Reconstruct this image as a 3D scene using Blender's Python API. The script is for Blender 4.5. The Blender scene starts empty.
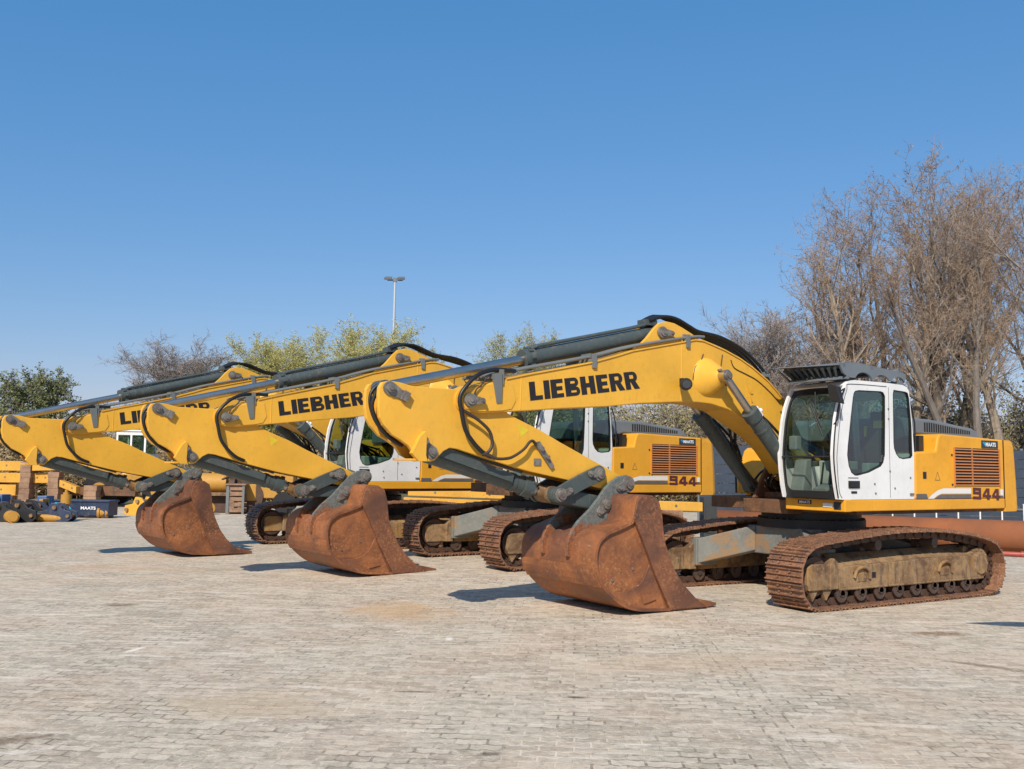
import bpy, bmesh, math, random
import numpy as np
from mathutils import Vector, Matrix
R=math.radians; PI=math.pi
sc=bpy.context.scene
col=sc.collection
random.seed(7)

# ------------------------------------------------------------------ materials
class NT:
    def __init__(s,name):
        s.m=bpy.data.materials.new(name); s.m.use_nodes=True
        s.n=s.m.node_tree.nodes; s.l=s.m.node_tree.links
        s.b=s.n['Principled BSDF']; s.out=s.n['Material Output']
    def node(s,t,**k):
        o=s.n.new(t)
        for a,v in k.items():
            if a.startswith('i_'): o.inputs[a[2:].replace('_',' ')].default_value=v
            else: setattr(o,a,v)
        return o
    def noise(s,vec,scale,detail=4,rough=.6,dist=0.):
        o=s.node('ShaderNodeTexNoise'); o.inputs['Scale'].default_value=scale; o.inputs['Detail'].default_value=detail
        o.inputs['Roughness'].default_value=rough; o.inputs['Distortion'].default_value=dist
        s.l.new(vec,o.inputs['Vector']); return o.outputs['Fac']
    def ramp(s,fac,stops):
        o=s.node('ShaderNodeValToRGB'); cr=o.color_ramp
        while len(cr.elements)<len(stops): cr.elements.new(.5)
        for e,(p,c) in zip(cr.elements,stops):
            e.position=p; e.color=(c[0],c[1],c[2],1) if isinstance(c,tuple) else (c,c,c,1)
        s.l.new(fac,o.inputs['Fac']); return o.outputs['Color']
    def mix(s,fac,a,b,mode='MIX'):
        o=s.node('ShaderNodeMix',data_type='RGBA',blend_type=mode)
        for i,v in ((0,fac),(6,a),(7,b)):
            if isinstance(v,tuple): o.inputs[i].default_value=(v[0],v[1],v[2],1)
            elif isinstance(v,(int,float)): o.inputs[i].default_value=v
            else: s.l.new(v,o.inputs[i])
        return o.outputs[2]
    def math(s,op,a,b=0.,clamp=False):
        o=s.node('ShaderNodeMath',operation=op,use_clamp=clamp)
        for i,v in ((0,a),(1,b)):
            if isinstance(v,(int,float)): o.inputs[i].default_value=v
            else: s.l.new(v,o.inputs[i])
        return o.outputs[0]
    def coords(s,rnd=True,scale=(1,1,1)):
        t=s.node('ShaderNodeTexCoord'); mp=s.node('ShaderNodeMapping'); mp.inputs['Scale'].default_value=scale
        s.l.new(t.outputs['Object'],mp.inputs['Vector'])
        if rnd:
            oi=s.node('ShaderNodeObjectInfo'); sc_=s.node('ShaderNodeVectorMath',operation='SCALE'); sc_.inputs[0].default_value=(37,91,53)
            s.l.new(oi.outputs['Random'],sc_.inputs['Scale']); s.l.new(sc_.outputs[0],mp.inputs['Location'])
        return mp.outputs[0]
    def bump(s,h,strength=.3,dist=.01):
        o=s.node('ShaderNodeBump'); o.inputs['Strength'].default_value=strength; o.inputs['Distance'].default_value=dist
        s.l.new(h,o.inputs['Height']); s.l.new(o.outputs[0],s.b.inputs['Normal'])
    def base(s,c):
        if isinstance(c,tuple): s.b.inputs['Base Color'].default_value=(c[0],c[1],c[2],1)
        else: s.l.new(c,s.b.inputs['Base Color'])
    def setp(s,**k):
        for a,v in k.items():
            i=s.b.inputs[a.replace('_',' ')]
            if isinstance(v,(int,float)): i.default_value=v
            else: s.l.new(v,i)

def paint(name,c,dirt=(.20,.12,.05),amt=.35,rough=.4,streak=True):
    t=NT(name); v=t.coords()
    n1=t.noise(v,1.3,5,.62); n2=t.noise(v,14,5,.7); vs=t.coords(scale=(6,6,.7)); n3=t.noise(vs,2.2,4,.6)
    c2=tuple(x*.82 for x in c)
    a=t.mix(t.ramp(n1,[(.35,0.),(.7,1.)]),c,c2)
    m=t.math('MULTIPLY',t.ramp(n2,[(.52,0.),(.72,1.)]),t.ramp(n3,[(.42,.15),(.68,1.)]))
    a=t.mix(t.math('MULTIPLY',m,amt),a,dirt)
    chip=t.noise(v,38,3,.7); a=t.mix(t.math('MULTIPLY',t.ramp(chip,[(.71,0.),(.74,1.)]),t.ramp(n1,[(.5,0.),(.62,.8)])),a,(.10,.07,.045))
    run=t.noise(t.coords(scale=(9,9,.45)),3.,4,.7); a=t.mix(t.math('MULTIPLY',t.math('MULTIPLY',t.ramp(run,[(.56,0.),(.70,1.)]),t.ramp(n1,[(.35,1.),(.6,.2)])),amt*.45),a,dirt)
    fade=t.ramp(t.noise(v,.8,2,.5),[(.45,0.),(.75,.25)])
    a=t.mix(fade,a,tuple(min(1,x*1.05+.04) for x in c))
    t.base(a); t.setp(Roughness=t.ramp(n2,[(.3,rough-.08),(.7,rough+.15)])); t.setp(Specular_IOR_Level=.42)
    t.bump(n2,.08,.004); return t.m
def rusty(name,a=(.30,.105,.04),b=(.13,.05,.025),c=(.42,.19,.08),sc_=3.,rough=.8,bump=.35,extra=None):
    t=NT(name); v=t.coords()
    n1=t.noise(v,sc_,6,.65,.4); n2=t.noise(v,sc_*9,5,.75); n3=t.noise(v,sc_*.45,3,.5)
    k=t.mix(t.ramp(n1,[(.35,0.),(.62,1.)]),b,a)
    k=t.mix(t.math('MULTIPLY',t.ramp(n2,[(.5,0.),(.7,1.)]),.6),k,c)
    k=t.mix(t.math('MULTIPLY',t.ramp(n3,[(.5,0.),(.7,1.)]),.45),k,(.10,.05,.035))
    if extra:
        k=t.mix(t.ramp(t.noise(v,sc_*.8,5,.65),[(.54,0.),(.62,1.)]),k,extra)
    t.base(k); t.setp(Roughness=rough); t.bump(n2,bump,.006); return t.m
def bucket_rust(nm='bucket_rust',A=(.155,.055,.025),B=(.31,.108,.034)):
    t=NT(nm); v=t.coords()
    n1=t.noise(v,2.0,6,.68,.6); n2=t.noise(v,22,5,.78); n3=t.noise(v,.9,5,.6,.8); n4=t.noise(t.coords(scale=(1.2,1.2,6)),5,5,.7,.3); n5=t.noise(v,60,3,.8)
    k=t.mix(t.ramp(n1,[(.36,0.),(.60,1.)]),A,B)
    k=t.mix(t.math('MULTIPLY',t.ramp(n2,[(.50,0.),(.64,1.)]),t.ramp(n3,[(.42,.10),(.62,.65)])),k,(.50,.24,.09))
    dk=t.math('MULTIPLY',t.ramp(n3,[(.36,1.),(.50,0.)]),t.ramp(n2,[(.3,.4),(.5,1.)]))
    k=t.mix(t.math('MULTIPLY',dk,.75),k,(.075,.038,.028))
    k=t.mix(t.math('MULTIPLY',t.ramp(n4,[(.60,0.),(.70,1.)]),.55),k,(.10,.055,.035))
    k=t.mix(t.math('MULTIPLY',t.ramp(n4,[(.28,1.),(.36,0.)]),.5),k,(.55,.36,.20))
    k=t.mix(t.math('MULTIPLY',t.ramp(n5,[(.58,0.),(.72,1.)]),.5),k,(.09,.04,.022))
    t.base(k); t.setp(Roughness=t.ramp(n1,[(.35,.45),(.65,.8)])); t.bump(t.math('ADD',n2,t.math('MULTIPLY',n5,.4)),.5,.008); return t.m
def frame_mud():
    t=NT('mud_caked_frame'); v=t.coords()
    n1=t.noise(v,2.6,6,.7,.8); n2=t.noise(v,18,5,.75); n3=t.noise(v,1.4,5,.6,.5); n4=t.noise(t.coords(scale=(5,5,.8)),2.5,5,.7)
    k=t.mix(t.ramp(n1,[(.38,0.),(.58,1.)]),(.12,.062,.03),(.29,.18,.085))
    k=t.mix(t.math('MULTIPLY',t.ramp(n3,[(.52,0.),(.64,1.)]),.7),k,(.36,.19,.05))
    k=t.mix(t.math('MULTIPLY',t.ramp(n4,[(.54,0.),(.66,1.)]),.8),k,(.055,.038,.028))
    k=t.mix(t.math('MULTIPLY',t.ramp(n2,[(.55,0.),(.68,1.)]),.4),k,(.46,.35,.23))
    k=t.mix(t.math('MULTIPLY',t.ramp(n2,[(.30,1.),(.42,0.)]),.6),k,(.12,.06,.03))
    t.base(k); t.setp(Roughness=.82); t.bump(t.math('ADD',n2,n1),.6,.012); return t.m
def plain(name,c,rough=.5,metal=0.,var=.25,scale=8):
    t=NT(name); v=t.coords(); n=t.noise(v,scale,4,.6)
    t.base(t.mix(t.ramp(n,[(.3,0.),(.75,1.)]),c,tuple(x*(1-var) for x in c))); t.setp(Roughness=rough,Metallic=metal); return t.m

M={}
M['yellow']=paint('yellow_paint',(.78,.41,.042),amt=.35)
M['yellow_body']=paint('orange_yellow_paint',(.80,.365,.020),amt=.3)
M['yellow_dirty']=paint('dirty_yellow_paint',(.50,.25,.035),dirt=(.14,.075,.04),amt=.9,rough=.6)
M['yellow_beam']=paint('faded_yellow_paint',(.66,.34,.04),dirt=(.26,.11,.04),amt=1.,rough=.65)
M['white']=paint('white_paint',(.80,.79,.76),dirt=(.35,.28,.2),amt=.3)
M['grey']=paint('slate_grey_paint',(.062,.080,.078),dirt=(.22,.17,.12),amt=.75,rough=.45)
M['hoodgrey']=paint('hood_grey_paint',(.155,.175,.19),dirt=(.2,.18,.15),amt=.4,rough=.5)
M['black']=plain('black_steel',(.018,.018,.019),.5)
M['rubber']=plain('black_rubber',(.014,.013,.013),.45)
M['brownhose']=plain('dusty_hose',(.055,.035,.025),.55)
M['chrome']=plain('chromed_steel',(.55,.50,.44),.36,1.,.15)
M['pinsteel']=rusty('worn_pin_steel',(.20,.185,.165),(.085,.078,.07),(.40,.36,.31),12,.4,.2)
M['pipe']=paint('grey_pipe_paint',(.16,.175,.17),dirt=(.2,.12,.07),amt=.8)
M['rust']=bucket_rust()
M['rustdark']=bucket_rust('dark_cutter_rust',(.10,.042,.026),(.20,.075,.034))
def ear_mat():
    t=NT('worn_grey_ear'); v=t.coords(); tc=t.node('ShaderNodeTexCoord'); sz=t.node('ShaderNodeSeparateXYZ'); t.l.new(tc.outputs['Object'],sz.inputs[0])
    n=t.noise(v,5,6,.7,.5); n2=t.noise(v,25,4,.7)
    g=t.mix(t.ramp(n2,[(.4,0.),(.65,1.)]),(.15,.165,.15),(.09,.10,.09)); ru=t.mix(t.ramp(n2,[(.4,0.),(.62,1.)]),(.27,.10,.038),(.14,.06,.03))
    h=t.math('ADD',t.math('MULTIPLY',t.math('SUBTRACT',1.34,sz.outputs[2]),2.6),t.math('MULTIPLY',t.math('SUBTRACT',n,.5),3.2)); k=t.ramp(h,[(.35,0.),(.6,1.)])
    t.base(t.mix(k,g,ru)); t.setp(Roughness=.6); t.bump(n2,.25,.005); return t.m
M['rustear']=ear_mat()
M['trackrust']=rusty('track_rust',(.27,.118,.055),(.11,.055,.034),(.58,.42,.29),5.,.48,.5)
M['frame']=frame_mud()
M['deckbrown']=rusty('grimy_deck',(.17,.075,.03),(.05,.03,.02),(.30,.15,.05),3.,.7,.3)  # grime, coloured darker in place of deeper shade around the deck
M['xframe']=rusty('dusty_grey_frame',(.19,.195,.175),(.12,.125,.115),(.30,.24,.16),2.5,.75,.2,extra=(.26,.16,.08))
M['roller']=rusty('greasy_roller',(.10,.06,.04),(.035,.028,.024),(.2,.12,.07),7.,.6,.3)
M['chaindark']=rusty('dark_chain',(.085,.042,.026),(.035,.022,.016),(.2,.1,.05),7.,.7,.3)  # grimy steel, coloured darker in place of deeper shade around the tracks
M['maroon']=plain('maroon_lettering',(.10,.018,.022),.5)
M['letter']=plain('black_lettering',(.02,.017,.018),.5,var=.4)
M['stripe']=plain('grey_stripe',(.13,.12,.11),.5)
M['cream']=plain('cream_stripe',(.75,.72,.66),.5,var=.06)
M['interior']=plain('cab_interior_grey',(.30,.34,.31),.7)
M['seatcloth']=plain('dark_seat_cloth',(.04,.045,.045),.85)
M['headlamp']=plain('lamp_glass',(.85,.85,.82),.15)
M['vest']=plain('hi_vis_cloth',(.75,.8,.08),.8)
M['grillered']=paint('red_brown_grille',(.55,.20,.055),dirt=(.1,.04,.02),amt=.9)
M['dark']=plain('dark_void',(.012,.011,.011),.8)  # flat black standing in for the shade inside slots and holes
M['cyan']=plain('cyan_vinyl',(.03,.45,.65),.5)
M['offwhite']=plain('white_vinyl',(.8,.8,.8),.5,var=.05)
M['badge']=plain('charcoal_badge',(.03,.04,.05),.4)
M['blackyellow']=plain('warning_yellow',(.75,.55,.03),.5)

def glass(name,tint,refl=1.):
    t=NT(name); t.n.remove(t.b)
    tr=t.node('ShaderNodeBsdfTransparent'); tr.inputs[0].default_value=(*tint,1)
    gl=t.node('ShaderNodeBsdfGlossy'); gl.inputs['Roughness'].default_value=.02; gl.inputs[0].default_value=(.9,.95,.95,1)
    fr=t.node('ShaderNodeFresnel'); fr.inputs[0].default_value=1.5
    mx=t.node('ShaderNodeMixShader'); f=t.math('MULTIPLY',fr.outputs[0],1.25*refl,True)
    t.l.new(f,mx.inputs[0]); t.l.new(tr.outputs[0],mx.inputs[1]); t.l.new(gl.outputs[0],mx.inputs[2]); t.l.new(mx.outputs[0],t.out.inputs[0]); return t.m
M['glass']=glass('green_tinted_glass',(.42,.58,.50),.13)
M['windshield']=glass('clear_windshield',(.84,.89,.84),.45)

# ------------------------------------------------------------------ mesh builder
class MB:
    def __init__(s): s.v=[]; s.f=[]; s.mi=[]; s.ms=[]; s.sm=[]
    def slot(s,m):
        if m is None: return 0
        if m not in s.ms: s.ms.append(m)
        return s.ms.index(m)
    def add(s,vs,fs,m=None,smooth=False):
        o=len(s.v); s.v+= [tuple(v) for v in vs]; s.f+=[tuple(i+o for i in f) for f in fs]
        k=s.slot(m) if m else 0; s.mi+=[k]*len(fs); s.sm+=[smooth]*len(fs)
    def box(s,x0,x1,y0,y1,z0,z1,m=None):
        v=[(x0,y0,z0),(x1,y0,z0),(x1,y1,z0),(x0,y1,z0),(x0,y0,z1),(x1,y0,z1),(x1,y1,z1),(x0,y1,z1)]
        s.add(v,[(0,3,2,1),(4,5,6,7),(0,1,5,4),(1,2,6,5),(2,3,7,6),(3,0,4,7)],m)
    def hexa(s,a,b,m=None):   # two quads (4 verts each)
        s.add(list(a)+list(b),[(0,3,2,1),(4,5,6,7),(0,1,5,4),(1,2,6,5),(2,3,7,6),(3,0,4,7)],m)
    def prism(s,pts,y0,y1,m=None,axis='y'):
        n=len(pts); ar=sum(pts[i][0]*pts[(i+1)%n][1]-pts[(i+1)%n][0]*pts[i][1] for i in range(n))
        if ar<0: pts=pts[::-1]
        P=(lambda p,y:(p[0],y,p[1])) if axis=='y' else ((lambda p,y:(p[0],p[1],y)) if axis=='z' else (lambda p,y:(y,p[0],p[1])))
        v=[P(p,y0) for p in pts]+[P(p,y1) for p in pts]
        fs=[tuple(range(n)),tuple(range(2*n-1,n-1,-1))]+[(i,i+n,(i+1)%n+n,(i+1)%n) for i in range(n)]
        s.add(v,fs,m)
    def cyl(s,p0,p1,r,n=16,r1=None,m=None,caps=True,smooth=True):
        p0=Vector(p0); p1=Vector(p1); d=(p1-p0).normalized(); r1=r if r1 is None else r1
        a=d.orthogonal().normalized(); b=d.cross(a)
        v=[]; 
        for p,rr in ((p0,r),(p1,r1)):
            for i in range(n):
                t=2*PI*i/n; v.append(p+a*math.cos(t)*rr+b*math.sin(t)*rr)
        s.add(v,[(i,(i+1)%n,(i+1)%n+n,i+n) for i in range(n)],m,smooth)
        if caps: s.add(v,[tuple(range(n-1,-1,-1)),tuple(range(n,2*n))],m)
    def tube(s,pts,r,n=8,m=None,sub=4):
        P=[Vector(p) for p in pts]
        if sub>1 and len(P)>2:
            Q=[]
            for i in range(len(P)-1):
                a=P[max(i-1,0)];b=P[i];c=P[i+1];d=P[min(i+2,len(P)-1)]
                for k in range(sub):
                    t=k/sub; Q.append(.5*((2*b)+(c-a)*t+(2*a-5*b+4*c-d)*t*t+(3*b-a-3*c+d)*t**3))
            Q.append(P[-1]); P=Q
        v=[]; u=None
        for i,p in enumerate(P):
            d=(P[min(i+1,len(P)-1)]-P[max(i-1,0)]).normalized()
            if u is None: u=d.orthogonal().normalized()
            else: u=(u-d*u.dot(d)).normalized()
            w=d.cross(u)
            for k in range(n):
                t=2*PI*k/n; v.append(p+u*math.cos(t)*r+w*math.sin(t)*r)
        fs=[(i*n+k,i*n+(k+1)%n,(i+1)*n+(k+1)%n,(i+1)*n+k) for i in range(len(P)-1) for k in range(n)]
        s.add(v,fs,m,True); L=(len(P)-1)*n
        s.add(v,[tuple(range(n-1,-1,-1)),tuple(range(L,L+n))],m)
    def strip(s,path,y0,y1,th,m=None):   # open sheet extruded along y with thickness (inwards = left normal)
        n=len(path); nor=[]
        for i in range(n):
            a=path[max(i-1,0)]; b=path[min(i+1,n-1)]; dx,dz=b[0]-a[0],b[1]-a[1]; L=math.hypot(dx,dz); nor.append((-dz/L,dx/L))
        inn=[(p[0]+q[0]*th,p[1]+q[1]*th) for p,q in zip(path,nor)]
        s.prism(path+inn[::-1],y0,y1,m)
    def build(s,name,mat,parent=None,bevel=0,smooth_angle=None,**props):
        me=bpy.data.meshes.new(name); me.from_pydata(s.v,[],s.f)
        mats=s.ms if s.ms else [mat]
        if s.ms and mat is not None and mat not in s.ms: pass
        for m in mats: me.materials.append(m)
        me.polygons.foreach_set('material_index',s.mi); me.polygons.foreach_set('use_smooth',s.sm)
        me.validate(); me.update()
        o=bpy.data.objects.new(name,me); col.objects.link(o)
        if parent: o.parent=parent
        if bevel:
            b=o.modifiers.new('bevel','BEVEL'); b.width=bevel; b.segments=2; b.limit_method='ANGLE'; b.angle_limit=R(35)
        for k,v in props.items(): o[k]=v
        return o
def panel_mesh(outer,holes,y0,y1,name,mat,parent,mapf=None):
    bm=bmesh.new(); loops=[]
    for L in [outer]+holes:
        vs=[bm.verts.new((p[0],y0,p[1])) for p in L]
        es=[bm.edges.new((vs[i],vs[(i+1)%len(vs)])) for i in range(len(vs))]; loops.append(vs)
    bmesh.ops.triangle_fill(bm,use_beauty=True,use_dissolve=False,edges=bm.edges[:])
    faces=bm.faces[:]; mp={}
    for L in loops:
        for v in L: mp[v]=bm.verts.new((v.co.x,y1,v.co.z))
    for f in faces:
        try: bm.faces.new([mp[v] for v in reversed(f.verts)])
        except Exception: pass
    for L in loops:
        for i in range(len(L)):
            a,b=L[i],L[(i+1)%len(L)]; bm.faces.new((a,mp[a],mp[b],b))
    bmesh.ops.recalc_face_normals(bm,faces=bm.faces[:])
    if mapf:
        for v in bm.verts: v.co=mapf(v.co)
    me=bpy.data.meshes.new(name); bm.to_mesh(me); bm.free(); me.materials.append(mat)
    o=bpy.data.objects.new(name,me); col.objects.link(o); o.parent=parent; return o
def empty(name,label=None,cat=None,loc=(0,0,0),rz=0.,group=None,size=.3):
    o=bpy.data.objects.new(name,None); col.objects.link(o); o.location=loc; o.rotation_euler=(0,0,rz); o.empty_display_size=size
    if label: o['label']=label
    if cat: o['category']=cat
    if group: o['group']=group
    return o
def tag(o,label=None,cat=None,group=None,kind=None):
    for k,v in (('label',label),('category',cat),('group',group),('kind',kind)):
        if v: o[k]=v
    return o
def copy_tree(o,parent=None,skip=()):
    c=o.copy(); col.objects.link(c)
    if parent: c.parent=parent
    for ch in o.children:
        if ch.name.split('.')[0] in skip: continue
        copy_tree(ch,c,skip)
    return c
def offset_poly(pts,d):
    n=len(pts); ar=sum(pts[i][0]*pts[(i+1)%n][1]-pts[(i+1)%n][0]*pts[i][1] for i in range(n)); sg=1 if ar>0 else -1; out=[]
    for i in range(n):
        a,b,c=pts[i-1],pts[i],pts[(i+1)%n]
        d1=Vector((b[0]-a[0],b[1]-a[1])).normalized(); d2=Vector((c[0]-b[0],c[1]-b[1])).normalized()
        nn=Vector((-d1.y-d2.y,d1.x+d2.x)); 
        if nn.length<1e-6: nn=Vector((-d1.y,d1.x))
        nn.normalize(); out.append((b[0]+nn.x*d*sg,b[1]+nn.y*d*sg))
    return out
def stadium(a,b,ra,rb,n=8):
    ax,az=a; bx,bz=b; t=math.atan2(bz-az,bx-ax); P=[]
    for i in range(n+1): q=t+PI/2+PI*i/n; P.append((ax+ra*math.cos(q),az+ra*math.sin(q)))
    for i in range(n+1): q=t-PI/2+PI*i/n; P.append((bx+rb*math.cos(q),bz+rb*math.sin(q)))
    return P
# flat lettering: list of simple polygons in unit cells ------------------------------------------
def arc(cx,cy,rx,ry,a0,a1,n=6): return [(cx+rx*math.cos(R(a0+(a1-a0)*i/n)),cy+ry*math.sin(R(a0+(a1-a0)*i/n))) for i in range(n+1)]
def band(o,i): return [[o[k],o[k+1],i[k+1],i[k]] for k in range(len(o)-1)]
def bowl(x0,x1,y0,y1,t,tv):
    r=(y1-y0)/2; cx=x1-r*.75
    o=[(x0,y1)]+arc(cx,(y0+y1)/2,r*.75,r,90,-90,8)+[(x0,y0)]
    i=[(x0,y1-tv)]+arc(cx,(y0+y1)/2,max(.02,r*.75-t),r-tv,90,-90,8)+[(x0,y0+tv)]
    return band(o,i)
S_=.265
GL={'L':(.60,[[(0,0),(S_,0),(S_,1),(0,1)],[(S_,0),(.57,0),(.57,.235),(S_,.235)]]),
'I':(.27,[[(0,0),(S_,0),(S_,1),(0,1)]]),
'E':(.61,[[(0,0),(S_,0),(S_,1),(0,1)],[(S_,0),(.57,0),(.57,.22),(S_,.22)],[(S_,.78),(.57,.78),(.57,1),(S_,1)],[(S_,.39),(.53,.39),(.53,.61),(S_,.61)]]),
'H':(.72,[[(0,0),(S_,0),(S_,1),(0,1)],[(.42,0),(.42+S_,0),(.42+S_,1),(.42,1)],[(S_,.38),(.42,.38),(.42,.62),(S_,.62)]]),
'B':(.69,[[(0,0),(S_,0),(S_,1),(0,1)]]+bowl(S_,.64,.5,1,.25,.18)+bowl(S_,.68,0,.5,.25,.19)),
'R':(.71,[[(0,0),(S_,0),(S_,1),(0,1)]]+bowl(S_,.66,.42,1,.25,.18)+[[(.28,.42),(.54,.44),(.71,0),(.43,0)]])}
def block_rects(ch):
    if ch=='4': return [[(.47,0),(.75,0),(.75,1),(.47,1)],[(0,.22),(.47,.22),(.47,.43),(0,.43)],[(.75,.22),(.92,.22),(.92,.43),(.75,.43)],[(0,.43),(.27,.43),(.47,.72),(.47,1),(.40,1)]]
    t=.25; w=.86
    r={'9':[(0,w,1-t,1),(0,t,.42,1-t),(w-t,w,0,1-t),(t,w-t,.42,.42+t),(0,w-t,0,t)],
       '4':[(0,t,.25,1),(t,w-t-.1,.25,.25+t),(w-t-.1,w-.1,0,.9),(w-.1,w+.03,.25,.25+t)]}[ch]
    return [[(a,c),(b,c),(b,d),(a,d)] for a,b,c,d in r]
def text_polys(txt,gap=.045):
    x=0; P=[]
    for ch in txt:
        w,ps=GL[ch]; P+=[[(a+x,b) for a,b in p] for p in ps]; x+=w+gap
    return x-gap,P
def place_text(polys,width,bl,br,h_left,h_right,y,name,mat,parent):
    """bl/br: (X,Z) of baseline left/right as read; h: heights"""
    m=MB()
    for p in polys:
        q=[]
        for u,v in p:
            t=u/width; bx=bl[0]+(br[0]-bl[0])*t; bz=bl[1]+(br[1]-bl[1])*t
            hx=h_left[0]+(h_right[0]-h_left[0])*t; hz=h_left[1]+(h_right[1]-h_left[1])*t
            q.append((bx+hx*v,y,bz+hz*v))
        m.add(q,[tuple(range(len(q)))])
    return m.build(name,mat,parent)
def font_mesh(txt,size,name,mat,parent,loc,rot,bold=.03,shear=0.,sx=1.):
    cu=bpy.data.curves.new('tmp_text','FONT'); cu.body=txt; cu.size=size; cu.offset=bold*size; cu.extrude=0; cu.shear=shear
    ob=bpy.data.objects.new('tmp_text',cu); col.objects.link(ob); dg=bpy.context.evaluated_depsgraph_get()
    me=bpy.data.meshes.new_from_object(ob.evaluated_get(dg)); bpy.data.objects.remove(ob); bpy.data.curves.remove(cu)
    me.name=name; me.materials.clear(); me.materials.append(mat)
    me.transform(Matrix.Translation(loc)@rot@Matrix.Diagonal((sx,1,1,1)))
    o=bpy.data.objects.new(name,me); col.objects.link(o); o.parent=parent; return o
ROT_SIDE=Matrix(((-1,0,0,0),(0,0,1,0),(0,1,0,0),(0,0,0,1)))       # text x -> -X, y -> Z, faces +Y
ROT_FRONT=Matrix(((0,0,1,0),(1,0,0,0),(0,1,0,0),(0,0,0,1)))        # text x -> +Y, y -> Z, faces +X

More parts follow.
